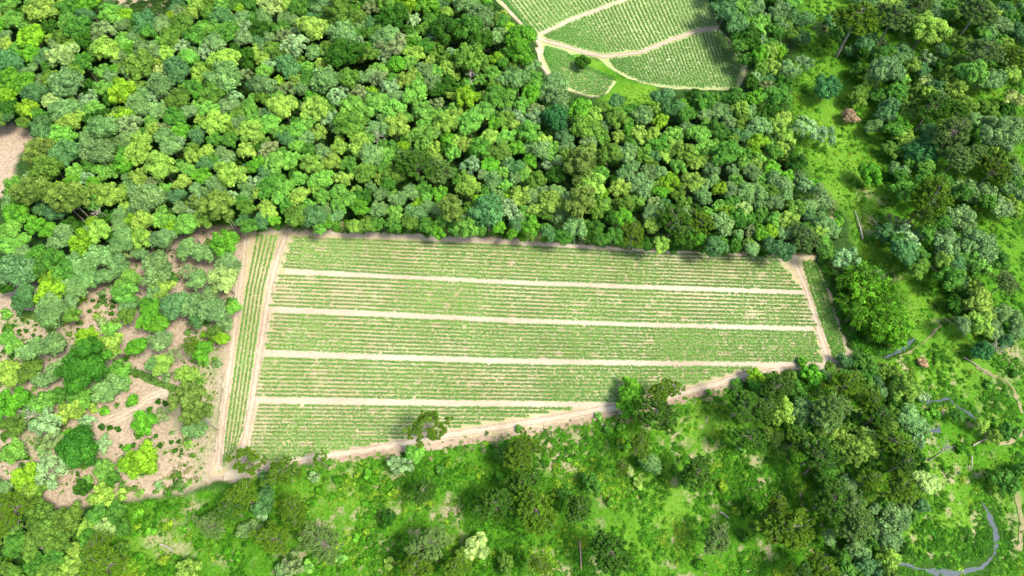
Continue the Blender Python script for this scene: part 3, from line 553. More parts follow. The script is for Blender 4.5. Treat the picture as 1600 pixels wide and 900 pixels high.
def shrub_mesh(name, R, seed, leaf=.3):
    r = np.random.default_rng(seed); q = QB()
    for k in range(9):
        a = r.uniform(0, 6.28); d = r.uniform(.1, .62) * R; c = np.array([math.cos(a) * d, math.sin(a) * d, R * r.uniform(.3, .7)]); lr = R * r.uniform(.25, .42)
        q.ball(c, lr * .7, r)
        m_ = int(16 * (lr / leaf) ** 2) + 30; D = r.normal(size=(m_, 3)); D /= np.linalg.norm(D, axis=1)[:, None]; D[:, 2] += .3
        q.leaves(c + D * lr * r.uniform(.75, 1.2, m_)[:, None], D + r.normal(size=(m_, 3)) * .45, leaf, 1.4, r.uniform(), r)
    return q.mesh(name, M_LEAF)

R0, R1 = 3.6, 7.2
SMALL = {s: [crown_mesh('crown_' + s, R0, 100 + 17 * i + hash_, s) for i in range(k)] for s, k, hash_ in (('fine', 4, 1), ('lumpy', 5, 2), ('open', 3, 3), ('tall', 2, 4))}
LARGE = {s: [crown_mesh('crown_large_' + s, R1, 300 + 13 * i + hash_, s, .36) for i in range(k)] for s, k, hash_ in (('fine', 2, 1), ('lumpy', 3, 2), ('open', 2, 3), ('tall', 2, 4))}
TRUNK_S = [trunk_mesh('trunk', 8.6, R0, 5 + i, M_BARK, .2) for i in range(3)]
TRUNK_P = [trunk_mesh('pale_trunk', 8.6, R0, 15 + i, M_PALE, .2) for i in range(2)]
TRUNK_L = [trunk_mesh('large_trunk', 9.5, R1, 25 + i, M_BARK, .4, 8) for i in range(2)]
ARAU = []
RA = 6.2
for i in range(5):
    cm, br = araucaria_mesh('araucaria_crown', RA, 500 + i)
    br.tube([(0, 0, -13.6), (0.1, 0, -8), (0, .1, -3), (0, 0, .36 * RA)], [.42, .36, .27, .08], 8)
    ARAU.append((cm, br.mesh('araucaria_trunk', M_PALE)))
for i in range(2):
    cm, br = araucaria_mesh('sparse_araucaria_crown', RA, 560 + i, True)
    br.tube([(0, 0, -13.6), (0.1, 0, -8), (0, .1, -3), (0, 0, .36 * RA)], [.42, .36, .27, .08], 8)
    ARAU.append((cm, br.mesh('sparse_araucaria_trunk', M_BARK)))
SHRUB = [shrub_mesh('shrub_crown', 1.5, 700 + i) for i in range(4)]
STYLE = {'y': 'lumpy', 'l': 'lumpy', 'L': 'lumpy', 'g': 'lumpy', 's': 'fine', 'b': 'fine', 'o': 'lumpy', 'd': 'lumpy', 't': 'open', 'w': 'lumpy', 'm': 'open', 'Y': 'lumpy', 'e': 'tall', 'p': 'open', 'B': 'fine', 'G': 'fine'}

# ------------------------------------------------------------------ read the tree list
trees = []
for (ox, oy), s in TILES.items():
    for t in s.split(','):
        a = t.split(); x, y, rr, k = float(a[0]), float(a[1]), float(a[2]), a[3]
        trees.append(dict(px=ox + x / 4, py=oy + y / 4, rp=rr / 4, k=k))
shrubs_hand = []
keep = []
for t in trees:
    is_a = t['k'] in 'aAr'
    R_guess = t['rp'] * depth(t['py'], 8) / F * 1.05
    small = R_guess < 1.75 and not is_a
    hc = 13.5 if is_a else (max(.8, R_guess * .5) if small else 4.5 + R_guess * 1.05)
    if t['py'] > 380 and t['px'] < 380 and not is_a: hc *= .85
    if not is_a and R_guess < 4.5 and (t['px'] > 1235 or t['py'] > 570): hc = .6 + R_guess * 1.0
    if t['k'] == 'e': hc = 12.5
    if is_a: hc = 13.6 * max(.6, R_guess / RA) if R_guess < RA else 13.6 * (R_guess / RA) ** .5
    R = t['rp'] * depth(t['py'], hc) / F * (1.0 if t['py'] < 370 and t['px'] < 1260 else 1.05)
    t.update(R=R, hc=hc, pos=unproj(t['px'], t['py'], hc)[:2], small=small, ara=is_a)
    keep.append(t)
trees = keep
TXY = np.array([t['pos'] for t in trees]); TR_ = np.array([t['R'] for t in trees])

def jitter_tint(k, r, amt=.14):
    c = np.array(TINT[k])
    if k in 'ylLsbomwYtg': c = c * .82 + np.array([.13, .29, .040]) * .18
    return tuple(float(x) for x in np.clip(c * (1 + r.uniform(-amt, amt)) * (1 + r.uniform(-.06, .06, 3)), .003, .8))

# distribution: the 300 largest-showing broadleaf trees are things, the rest join the forest
broad = [t for t in trees if not t['ara'] and not t['small']]
broad.sort(key=lambda t: -t['rp'])
things = broad[:296]; rest = broad[296:]
smalls = [t for t in trees if t['small']]
aras = [t for t in trees if t['ara']]

ONES = 'zero one two three four five six seven eight nine ten eleven twelve thirteen fourteen fifteen sixteen seventeen eighteen nineteen'.split()
TENS = ['', '', 'twenty', 'thirty', 'forty', 'fifty', 'sixty', 'seventy', 'eighty', 'ninety']
def pct(v, tot):
    n_ = max(1, min(99, round(100 * v / tot)))
    return (ONES[n_] if n_ < 20 else TENS[n_ // 10] + ('-' + ONES[n_ % 10] if n_ % 10 else '')) + ' percent'
def zone(x, y):
    if x < 380 and y > 380: return 'left clearing' if y < 770 else 'lower left meadow'
    if x > 1235 and y < 570: return 'right-hand meadow'
    if x > 1380: return 'lower right meadow'
    if y > 570: return 'meadow below the field'
    if y > 320 : return 'forest edge above the field'
    return 'forest above the field'
def rel(dx, dy):
    if abs(dx) > 1.6 * abs(dy): return 'right of' if dx > 0 else 'left of'
    if abs(dy) > 1.6 * abs(dx): return 'below' if dy > 0 else 'above'
    return ('lower right of' if dy > 0 else 'upper right of') if dx > 0 else ('lower left of' if dy > 0 else 'upper left of')
PX = np.array([[t['px'], t['py']] for t in trees])
ALLK = [t['k'] for t in trees]
used = set()
def tree_label(t, noun):
    d = np.hypot(PX[:, 0] - t['px'], PX[:, 1] - t['py'])
    for i in np.argsort(d)[1:12]:
        if NAME[ALLK[i]] != NAME[t['k']]:
            nb = trees[i]; break
    size = 'large ' if t['rp'] > 26 else ('small ' if t['rp'] < 13 else '')
    lab = f"{size if noun != '-' else ''}{NAME[t['k']]} {noun} {rel(t['px'] - nb['px'], t['py'] - nb['py'])} a {NAME[nb['k']]} one, {pct(t['px'],1600)} across, {pct(t['py'],900).replace(' percent', '')} down"
    if lab in used: lab = lab.replace(f" {rel(t['px'] - nb['px'], t['py'] - nb['py'])} a", ' overlapping another and a')
    used.add(lab); return lab
ZG = {'forest above the field': 'trees of the forest above the field', 'forest edge above the field': 'trees along the forest edge above the field', 'left clearing': 'trees of the left clearing',
      'right-hand meadow': 'trees in the right-hand meadow', 'lower right meadow': 'trees in the lower right meadow', 'lower left meadow': 'trees in the lower left meadow', 'meadow below the field': 'trees in the meadow below the field'}

def put_tint(o, c): o['tint'] = [c[0], c[1], c[2]]
for i, t in enumerate(things):
    r = np.random.default_rng(9000 + i); R = t['R']; st_ = STYLE[t['k']]
    largeset = R > 5.2
    pool = (LARGE if largeset else SMALL)[st_]; base = R1 if largeset else R0
    root = empty('broadleaf_tree', (t['pos'][0], t['pos'][1], 0))
    tag(root, tree_label(t, 'tree'), 'tree', ZG[zone(t['px'], t['py'])])
    s = R / base
    cr = link('crown', pool[r.integers(len(pool))], None, root)
    cr.location = (0, 0, t['hc'] - .1 * R); cr.scale = (s * r.uniform(.88, 1.14), s * r.uniform(.86, 1.12), s * r.uniform(.8, 1.15)); cr.rotation_euler = (0, 0, r.uniform(0, 6.28))
    put_tint(cr, jitter_tint(t['k'], r))
    pale = t['k'] in 'emstw'
    tm = TRUNK_L[i % 2] if largeset else (TRUNK_P[i % 2] if pale else TRUNK_S[i % 3])
    tk = link('trunk', tm, None, root); hb = 9.5 if largeset else 8.6
    tk.scale = (s, s, t['hc'] / hb); tk.rotation_euler = (0, 0, r.uniform(0, 6.28))
for i, t in enumerate(aras):
    r = np.random.default_rng(9900 + i); s = t['R'] / RA * .95
    root = empty('araucaria_tree', (t['pos'][0], t['pos'][1], 0))
    tag(root, tree_label(t, 'pine'), 'pine tree', 'umbrella-crowned pines of the meadows')
    SPARSE = [(670,667),(1052,605),(500,717),(385,720)]
    cm, tm = ARAU[5 + i % 2] if any(math.hypot(t['px'] - a, t['py'] - b) < 12 for a, b in SPARSE) else ARAU[r.integers(5)]
    zc = t['hc']; rz = r.uniform(0, 6.28)
    cr = link('crown', cm, None, root); cr.location = (0, 0, zc); cr.scale = (s, s, s * .9); cr.rotation_euler = (0, 0, rz)
    put_tint(cr, jitter_tint(t['k'], r))
    tk = link('trunk', tm, None, root); tk.location = (0, 0, zc); zs = zc / 13.2
    tk.scale = (s, s, s * .9 if s * .9 * 13.2 >= zc else zs); tk.rotation_euler = (0, 0, rz)
for i, t in enumerate(smalls):
    r = np.random.default_rng(9950 + i); s = t['R'] / 1.5
    o = link('shrub', SHRUB[i % 4]); o.location = (t['pos'][0], t['pos'][1], -.1); o.scale = (s, s, s * r.uniform(.8, 1.1)); o.rotation_euler = (0, 0, r.uniform(0, 6.28))
    put_tint(o, jitter_tint(t['k'], r)); tag(o, tree_label(t, 'bush'), 'bush', 'single bushes between the trees')

# ------------------------------------------------------------------ scattered stuff by geometry nodes: one object for each kind
def scatter(name, protos, pts, rots, scls, tints, picks, label, cat):
    me = bpy.data.meshes.new(name); me.vertices.add(len(pts)); me.vertices.foreach_set('co', np.asarray(pts, np.float32).ravel())
    a = me.attributes.new('rotz', 'FLOAT', 'POINT'); a.data.foreach_set('value', np.asarray(rots, np.float32))
    a = me.attributes.new('scl', 'FLOAT_VECTOR', 'POINT'); a.data.foreach_set('vector', np.asarray(scls, np.float32).ravel())
    a = me.attributes.new('tint', 'FLOAT_VECTOR', 'POINT'); a.data.foreach_set('vector', np.asarray(tints, np.float32).ravel())
    a = me.attributes.new('pick', 'INT', 'POINT'); a.data.foreach_set('value', np.asarray(picks, np.int32))
    o = bpy.data.objects.new(name, me); COL.objects.link(o); tag(o, label, cat, kind='stuff')
    ng = bpy.data.node_groups.new(name + '_nodes', 'GeometryNodeTree')
    ng.interface.new_socket('Geometry', in_out='INPUT', socket_type='NodeSocketGeometry'); ng.interface.new_socket('Geometry', in_out='OUTPUT', socket_type='NodeSocketGeometry')
    nd, lk = ng.nodes, ng.links
    gi = nd.new('NodeGroupInput'); go = nd.new('NodeGroupOutput')
    pc = bpy.data.collections.new(name + '_sources')
    for k, pm in enumerate(protos):
        po = bpy.data.objects.new('%s_source_%02d' % (name, k), pm); pc.objects.link(po)
    ci = nd.new('GeometryNodeCollectionInfo'); ci.inputs['Collection'].default_value = pc; ci.inputs['Separate Children'].default_value = True; ci.inputs['Reset Children'].default_value = True
    ip = nd.new('GeometryNodeInstanceOnPoints'); ip.inputs['Pick Instance'].default_value = True
    def na(nm, ty):
        x = nd.new('GeometryNodeInputNamedAttribute'); x.data_type = ty; x.inputs['Name'].default_value = nm; return x.outputs['Attribute']
    cx = nd.new('ShaderNodeCombineXYZ'); lk.new(na('rotz', 'FLOAT'), cx.inputs['Z'])
    lk.new(gi.outputs[0], ip.inputs['Points']); lk.new(ci.outputs[0], ip.inputs['Instance']); lk.new(na('pick', 'INT'), ip.inputs['Instance Index'])
    e2r = nd.new('FunctionNodeEulerToRotation'); lk.new(cx.outputs[0], e2r.inputs[0]); lk.new(e2r.outputs[0], ip.inputs['Rotation'])
    lk.new(na('scl', 'FLOAT_VECTOR'), ip.inputs['Scale']); lk.new(ip.outputs[0], go.inputs[0])
    md = o.modifiers.new('scatter', 'NODES'); md.node_group = ng
    return o

# forest fill between the read-off crowns
def fill_points(poly, holes, rmin, n_try, seed, gap=.62, z=8.0, taken=None):
    r = np.random.default_rng(seed); poly = np.array(poly, float)
    W = unproj_arr(poly, z); lo = W.min(0)[:2]; hi = W.max(0)[:2]
    C = r.uniform(lo, hi, (n_try, 2)); P, _ = proj_arr(np.c_[C, np.full(len(C), z)])
    ok = inside(P, poly)
    for h in holes: ok &= ~inside(P, h)
    C = C[ok]; RR = r.uniform(rmin[0], rmin[1], len(C))
    X = [tuple(a) for a in TXY]; Rr = list(TR_); X = np.array(X); Rr = np.array(Rr)
    if taken is not None and len(taken[0]): X = np.vstack([X, taken[0]]); Rr = np.r_[Rr, taken[1]]
    out = []; ro = []
    for c, q in zip(C, RR):
        d = np.hypot(X[:, 0] - c[0], X[:, 1] - c[1])
        if np.any(d < gap * (Rr + q)): continue
        out.append(c); ro.append(q); X = np.vstack([X, c]); Rr = np.r_[Rr, q]
    return np.array(out).reshape(-1, 2), np.array(ro)
fp, fr = fill_points(FOREST, FOREST_HOLES, (1.6, 3.3), 12000, 1, .58)
fp2, fr2 = fill_points(FOREST, FOREST_HOLES, (1.6, 2.3), 9000, 2, .66, 6.0, (fp, fr))
RWOOD = [(1340,-30),(1640,-30),(1640,110),(1560,120),(1500,170),(1560,200),(1640,300),(1600,330),(1540,330),(1530,430),(1560,470),(1600,480),(1600,540),(1530,530),(1490,500),(1490,440),(1450,420),(1410,420),(1385,360),(1405,330),(1410,250),(1390,190),(1370,110),(1340,60),(1345,10)]
LWOOD = [(1170,595),(1250,585),(1330,565),(1390,575),(1420,620),(1435,680),(1450,760),(1415,850),(1390,900),(1380,960),(1270,960),(1270,900),(1290,850),(1290,800),(1290,740),(1250,680),(1190,655)]
LLWOOD = [(-40,790),(60,800),(130,800),(190,800),(190,960),(-40,960)]
MWOOD = [(720,690),(800,670),(850,740),(930,790),(960,850),(1000,920),(900,920),(780,860),(700,900),(600,930),(640,850),(730,780)]
FILLS = [(fp, fr, 'yllLgssslboodymYg', 6.9), (fp2, fr2, 'ggdobdg', 3.4)]
for pol_, sd_2, ks_, hh_, rr_ in ((RWOOD, 3, 'sgglyrbdgoys', 6.0, (2.0, 3.4)), (LWOOD, 4, 'gosdgoyd', 3.4, (1.4, 2.7)), (LLWOOD, 5, 'oyggo', 4.0, (1.5, 2.8))):
    q1, q2 = fill_points(pol_, [], rr_, 2500, sd_2, .60 if pol_ is not MWOOD else .95, hh_); FILLS.append((q1, q2, ks_.replace('r', 's'), hh_))
LIST = [(m_, s_) for s_ in SMALL for m_ in SMALL[s_]]; PM = [a for a, _ in LIST]; PS = [b for _, b in LIST]
kinds = list('yllLgsssboodtmYg'); pts = []; ro = []; sl = []; ti = []; pk = []
r = np.random.default_rng(77)
def push(x, y, hc, R, k):
    s = R / R0; st_ = STYLE[k]; c_ = [i for i, q in enumerate(PS) if q == st_]
    pts.append((x, y, hc - .1 * R)); ro.append(r.uniform(0, 6.28)); sl.append((s * r.uniform(.85, 1.15), s * r.uniform(.85, 1.15), s * r.uniform(.8, 1.15))); ti.append(jitter_tint(k, r)); pk.append(c_[r.integers(len(c_))])
for t in rest: push(t['pos'][0], t['pos'][1], t['hc'], t['R'], t['k'])
for q1, q2, ks_, hh_ in FILLS:
    for (x, y), q in zip(q1, q2): push(x, y, hh_ + r.uniform(-1, .8), q, ks_[r.integers(len(ks_))])
scatter('forest_trees', PM, pts, ro, sl, ti, pk, 'smaller mixed green trees filling the forest between its larger crowns', 'forest')
print('things', len(things), 'rest', len(rest), 'fill', len(fp), len(fp2), 'arau', len(aras), 'small', len(smalls))

# undergrowth: small leafy clumps on the forest floor, the meadows and the clearing
def herb_mesh(name, seed, R=.7, leaf=.22, n_=70):
    r = np.random.default_rng(seed); q = QB()
    D = r.normal(size=(n_, 3)); D /= np.linalg.norm(D, axis=1)[:, None]; D[:, 2] = np.abs(D[:, 2])
    q.leaves(D * R * r.uniform(.4, 1.05, n_)[:, None] * [1, 1, .75], D + [0, 0, .6] + r.normal(size=(n_, 3)) * .35, leaf, 1.5, r.uniform(.2, .8, n_), r)
    return q.mesh(name, M_LEAF)
HERB = [herb_mesh('herb', 800 + i) for i in range(4)] + [herb_mesh('tuft', 820 + i, .6, .16, 60) for i in range(2)]
def scatter_region(poly, n_, seed, z=0.0):
    r = np.random.default_rng(seed); poly = np.array(poly, float); W = unproj_arr(poly, z); lo = W.min(0)[:2]; hi = W.max(0)[:2]
    area_pts = r.uniform(lo, hi, (n_ * 3, 2)); P, _ = proj_arr(np.c_[area_pts, np.zeros(len(area_pts))])
    ok = inside(P, poly); return area_pts[ok][:n_], P[ok][:n_]
def near_view(P, m_=60): return (P[:, 0] > -m_) & (P[:, 0] < 1600 + m_) & (P[:, 1] > -m_) & (P[:, 1] < 900 + m_)
WATERS = [[(1428,528),(1420,536),(1408,546),(1396,553)],[(1447,628),(1466,626),(1483,622),(1497,636),(1512,646),(1528,656)],[(1448,672),(1470,674)],[(1400,881),(1432,887),(1480,896),(1505,893),(1530,887),(1546,878),(1554,865),(1557,845),(1556,828),(1548,812),(1541,797)]]
def clear_of_field(P, m_=4):
    ok = np.ones(len(P), bool)
    for f_ in (FIELD, UFIELD): ok &= ~(inside(P, f_)) & (dist_poly(P, f_) > m_)
    for w_ in WATERS: ok &= dist_poly(P, w_, False) > 2.6
    return ok
pts = []; ro = []; sl = []; ti = []; pk = []
def herbs(poly, n_, seed, ks, s0, s1, dens_fn=None, zoff=-.15, extra=None):
    rr = np.random.default_rng(seed); C, P = scatter_region(poly, n_, seed)
    ok = near_view(P) & (clear_of_field(P) if extra is None else extra(P)); C, P = C[ok], P[ok]
    if dens_fn is not None:
        k_ = rr.uniform(size=len(C)) < dens_fn(C, P); C, P = C[k_], P[k_]
    nz1 = fbm(np.c_[C, C[:, :1] * 0], 7, seed + 3, 3)
    for (x, y), q in zip(C, nz1):
        s = rr.uniform(s0, s1) * (1.25 if rr.uniform() < .12 else 1); k = ks[int(np.clip(q * 1.6 - .3 + rr.uniform(-.3, .3), 0, .999) * len(ks))]
        pts.append((x, y, zoff)); ro.append(rr.uniform(0, 6.28)); sl.append((s, s, s * rr.uniform(.6, 1.1))); ti.append(jitter_tint(k, rr, .25)); pk.append(rr.integers(len(HERB)))
TINT['7'] = (.10, .07, .045)
TINT.update({'1': (.030, .120, .004), '2': (.050, .180, .006), '3': (.080, .210, .012), '4': (.150, .270, .015), '5': (.03, .075, .01), '6': (.24, .24, .10)})
dens_m = lambda C, P: smooth(fbm(np.c_[C, C[:, :1] * 0], 5, 404, 3), .30, .62)
open_soft = lambda C, P: dens_m(C, P) * (1 - .75 * blobs(P, [(1090,660,50,32,1),(1480,575,80,40,1),(1475,740,30,40,1),(1320,300,45,110,1),(1430,480,60,50,.8),(1470,530,60,40,.8),(1290,180,40,80,.9)]))
herbs(MEAD1, 30000, 41, '1122234', .45, 1.15, open_soft)
herbs(MEAD2, 22000, 42, '11122334', .45, 1.2, lambda C, P: open_soft(C, P) * .7)
herbs(MEAD1, 16000, 48, '3334', .22, .42)
herbs(MEAD2, 14000, 49, '3334', .22, .42)
herbs(UGRASS, 500, 43, '3343', .3, .7)
herbs(FOREST, 9000, 44, '5551', 1.2, 2.4, lambda C, P: (~inside(P, CLEAR2)) * 1.0)
herbs([(1298,440),(1330,428),(1372,440),(1400,470),(1416,510),(1402,540),(1368,552),(1340,540),(1318,505),(1303,470)], 900, 47, '512', 1.2, 2.4)
herbs(CLEAR, 150, 46, '1gos5', 1.1, 2.4, extra=lambda P: clear_of_field(P, 9))
herbs(CLEAR, 7000, 45, '1o623o', .2, .6, lambda C, P: .32 * smooth(fbm(np.c_[C, C[:, :1] * 0], 6, 440, 3), .35, .65) + .05 + .75 * blobs(P, [(325,560,18,50,1),(330,650,16,50,.9),(330,700,20,30,.8),(20,500,30,12,.7),(60,690,40,22,.7),(110,520,20,20,.5),(20,560,25,25,.7)]), extra=lambda P: clear_of_field(P, 3))
# vegetation along the field margins, hedge of weeds on the lower bank
def along(line, n_, w, seed, ks, s0, s1, off=0.0):
    rr = np.random.default_rng(seed); P = resample(line, 1.0); W = unproj_arr(P); i = rr.integers(0, len(W), n_)
    for q in i:
        s = rr.uniform(s0, s1); k = ks[rr.integers(len(ks))]
        T_ = W[min(q + 1, len(W) - 1)] - W[max(q - 1, 0)]; T_ = T_ / max(np.linalg.norm(T_), 1e-6); o_ = (off + abs(rr.normal()) * w) * rr.choice([-1, 1]) if off else 0
        jx, jy = (-T_[1] * o_, T_[0] * o_) if off else (rr.normal() * w, rr.normal() * w)
        pts.append((W[q, 0] + jx, W[q, 1] + jy, -.1)); ro.append(rr.uniform(0, 6.28)); sl.append((s, s, s * .8)); ti.append(jitter_tint(k, rr, .2)); pk.append(rr.integers(len(HERB)))
along([(395,356),(460,352),(560,355),(700,361),(800,366),(900,374),(1000,382),(1100,389),(1230,395)], 520, .7, 61, '12g6o', .8, 2.0)
along([(1285,410),(1303,450),(1322,510),(1338,550)], 160, .6, 62, '125g', .9, 2.0)
along([(1250,585),(1165,604),(1112,622),(1062,635),(1010,648),(960,657),(900,670),(840,681),(760,694),(690,704),(600,716),(530,725),(450,738)], 700, .8, 63, '1236', .4, 1.1)
along([(28,489),(48,492),(64,500),(76,512),(84,520)], 90, .45, 64, '15', .4, .8)
along([(205,580),(228,588),(252,600),(282,611)], 110, .45, 65, '15', .4, .8)
along([(600,366),(700,369),(800,376),(900,382),(1000,390),(1100,395),(1235,401)], 420, .8, 66, '7776', .2, .5)
along([(520,487),(700,497),(800,501),(1000,507),(1200,512)], 170, .3, 67, '17o', .15, .38)
along([(450,551),(560,556),(800,564),(1000,567)], 200, .4, 68, '1o7', .15, .35)
along([(560,430),(800,441),(1000,449),(1200,456)], 110, .4, 69, '17', .15, .3)
along([(690,690),(760,679),(840,666),(900,654),(1000,635)], 130, .5, 70, '7o1', .2, .5)
along([(332,745),(342,700),(352,640),(362,560),(372,470),(380,400)], 170, .9, 71, '61o', .2, .55)
for k_, w_ in enumerate(WATERS):
    along(w_, (90, 150, 30, 420)[k_], (.9, .8, .8, 1.5)[k_], 72 + k_, '1112', .4, .85, (.6, .45, .6, 1.0)[k_])
scatter('undergrowth', HERB, pts, ro, sl, ti, pk, 'low weeds, herbs and grass tufts covering the meadows and forest floor', 'undergrowth')
print('herbs', len(pts))

# ------------------------------------------------------------------ the rows of crops: every row is a thing of its own
CT = [(.108, .250, .040), (.096, .235, .038), (.116, .258, .042), (.102, .242, .036)]
def ordinal(i): return ['first','second','third','fourth','fifth','sixth','seventh','eighth','ninth','tenth','eleventh','twelfth','thirteenth','fourteenth','fifteenth','sixteenth','seventeenth','eighteenth','nineteenth','twentieth'][i] if i < 20 else '%d%s' % (i + 1, 'th' if 10 < (i + 1) % 100 < 14 else {1: 'st', 2: 'nd', 3: 'rd'}.get((i + 1) % 10, 'th'))
def crop_row(pts_px, seed, label, group, w=.46, gapf=.5, step=.34, leaf=.215, hz=.24, tint=None, vmin=0):
    """one planted row: bushy leafy plants set one behind the other along the line, a few missing"""
    rr = np.random.default_rng(seed)
    P = resample(pts_px, 4); W = unproj_arr(P)
    if len(W) > 4:
        for _ in range(2): W[1:-1] = (W[:-2] + 2 * W[1:-1] + W[2:]) / 4
    d = np.r_[0, np.cumsum(np.linalg.norm(np.diff(W, axis=0), axis=1))]
    if d[-1] < 1.5: return None
    t = np.arange(.2, d[-1], step); t = t + rr.normal(size=len(t)) * .05
    C = np.stack([np.interp(t, d, W[:, k]) for k in range(3)], 1)
    vig = np.clip(.60 + (fbm(C, 16, 900, 3) - .5) * 1.1, .15, 1); gap = fbm(np.c_[C[:, 0] * 1.0, C[:, 1] * 3], 2.2, 950 + seed % 7, 2)
    vig = np.where(gap < .235 - .1 * (vig - .5) * gapf * 2, .02, vig)        # gaps hold only seedlings
    vig = np.maximum(vig, vmin)
    keepm = rr.uniform(size=len(C)) > .03
    C = C[keepm]; vig = vig[keepm]
    if len(C) < 2: return None
    C[:, 1] += (fbm(C, 9, 970, 2) - .5) * .15
    q = QB(); k = 13; n_ = len(C)
    size = (w * (.52 + .95 * vig) * rr.uniform(.75, 1.25, n_))
    A = rr.uniform(0, 6.28, (n_, k)); rad = rr.uniform(.1, 1.0, (n_, k)) * size[:, None]
    L = np.stack([C[:, 0:1] + np.cos(A) * rad, C[:, 1:2] + np.sin(A) * rad, .06 + hz * rr.uniform(.4, 1.0, (n_, k)) * (1.15 - rad / w * .6).clip(.2)], -1).reshape(-1, 3)
    Nn = np.stack([np.cos(A) * .6, np.sin(A) * .6, np.ones_like(A)], -1).reshape(-1, 3) + rr.normal(size=(n_ * k, 3)) * .3
    q.leaves(L, Nn, np.repeat(leaf * np.clip(.45 + vig * 1.2, .5, 1), k), 1.4, np.repeat(vig, k), rr)
    me = q.mesh('crop_row', M_CROP)
    o = link('crop_row', me); put_tint(o, tint or CT[seed % 4]); tag(o, label, 'crop row', group)
    return o
def lerp_lines(A, B, t, n_=40):
    A = np.array(A, float); B = np.array(B, float)
    def rs(P, n_):
        d = np.r_[0, np.cumsum(np.linalg.norm(np.diff(P, axis=0), axis=1))]; tt = np.linspace(0, d[-1], n_); return np.stack([np.interp(tt, d, P[:, k]) for k in range(2)], 1)
    return rs(A, n_) * (1 - t) + rs(B, n_) * t
sid = 0
STR = [
 ('top', 10, [(456,372),(600,377),(800,385),(1000,396),(1212,403)], [(442,417),(600,427),(800,436),(1000,443),(1252,452)]),
 ('second', 9, [(434,431),(600,437),(800,447),(1000,454),(1256,463)], [(424,477),(600,485),(800,495),(1000,502),(1274,508)]),
 ('third', 10, [(426,491),(600,498),(800,507),(1000,513),(1273,520)], [(416,544),(600,552),(800,558),(1000,561),(1284,564)]),
]
for nm, cnt, A, B in STR:
    for i in range(cnt):
        t = i / (cnt - 1); L = lerp_lines(A, B, t)
        L[:, 0] += np.linspace((math.sin(i * 2.1) * 4), -(1 - t) * 0 + math.sin(i * 1.7) * 2, len(L))
        crop_row(L, 1000 + sid, f'leafy green crop row, {ordinal(i)} from the top in the {nm} strip of the large field', 'long crop rows of the large field'); sid += 1
# fourth and fifth strips are cut off by the diagonal track
LOW = [(1300,563),(1240,570),(1160,577),(1110,593),(1060,606),(1000,621),(950,629),(880,641),(820,651),(740,663),(690,672),(650,680),(612,689),(570,697),(520,706),(440,718),(380,724)]
lx = np.array([p_[0] for p_ in LOW][::-1]); ly = np.array([p_[1] for p_ in LOW][::-1])
def cut(L): return L[L[:, 1] < np.interp(L[:, 0], lx, ly)]
for i in range(10):
    L = cut(lerp_lines([(412,560),(600,565),(800,571),(1000,574),(1200,575)], [(400,617),(600,621),(800,624),(1000,626),(1200,627)], i / 9, 160))
    crop_row(L, 1100 + i, f'leafy green crop row, {ordinal(i)} from the top in the fourth strip of the large field', 'long crop rows of the large field')
for i in range(15):
    L = cut(lerp_lines([(405,633),(600,636),(800,638),(960,639)], [(386,717),(600,719),(800,720),(960,721)], i / 14, 160))
    if len(L) > 6: crop_row(L, 1200 + i, f'leafy green crop row, {ordinal(i)} from the top in the tapering bottom strip', 'long crop rows of the large field')
for i in range(5):
    t = i / 4
    L = [(404 + 28 * t, 366 + 2 * t), (387 + 24 * t, 450), (371 + 24 * t, 560), (355 + 23 * t, 675), (350 + 17 * t, 728 - 26 * t)]
    crop_row(L, 1300 + i, f'green crop row, {ordinal(i)} from the left in the narrow upright strip', 'upright crop rows at the left side of the field', w=.36)
for i in range(4):
    t = i / 3
    L = [(1256 + 16 * t, 408), (1268 + 20 * t, 452), (1284 + 19 * t, 500), (1305 + 14 * t, 560 - 9 * t)]
    crop_row(L, 1400 + i, f'dark green crop row, {ordinal(i)} from the left in the narrow curved strip', 'curving crop rows at the right end of the field', w=.62, gapf=.0, vmin=.6, step=.25, tint=(.075, .215, .022))
# upper field, four blocks of sloping rows
TRA = np.array([(838,57),(862,45),(890,31),(940,13),(990,-6),(1020,-20)], float)
TRB = np.array([(832,56),(850,63),(880,71),(920,83),(945,88),(1000,82),(1050,62),(1090,48),(1122,43)], float)
def yA(x): return np.interp(x, TRA[:, 0], TRA[:, 1])
def yB(x): return np.interp(x, TRB[:, 0], TRB[:, 1])
UT = (.080, .220, .036)
def slope_row(x0_, y0_, okf, seed, label, group, **k):
    th = math.radians(np.interp(x0_, [790, 900, 1000, 1100, 1165], [46, 53, 60, 66, 69]))
    s = np.arange(0, 190, 2.0); P = np.stack([x0_ - np.cos(th) * s, y0_ - np.sin(th) * s], 1)
    P[:, 0] += 3 * (s / 150) ** 2 * 6
    ok = okf(P) & (P[:, 1] > -38); run = []
    for a, b in zip(P, ok):
        if b: run.append(a)
        elif run: break
    if len(run) > 4: return crop_row(np.array(run), seed, label, group, w=.56, vmin=.42, tint=UT, gapf=.3, **k)
UF = np.array([(772,-45),(780,0),(806,26),(838,56),(850,63),(880,71),(945,88),(968,113),(1003,130),(1050,136),(1100,139),(1149,138),(1161,118),(1164,96),(1147,72),(1122,47),(1112,27),(1102,0),(1095,-45)], float)
xs_ = np.arange(786, 1030, 5.3)
for i, x in enumerate(xs_):      # left block, above track A
    y = yA(x) - 4 if x >= 838 else 57 - (838 - x) * 1.1
    slope_row(x, y, lambda P: inside(P, UF) & (P[:, 1] < np.where(P[:, 0] < 838, 200, yA(P[:, 0]) - 2.5)), 2000 + i, f'sloping crop row, {ordinal(i)} from the left in the upper field\'s top left block', 'sloping crop rows of the upper field')
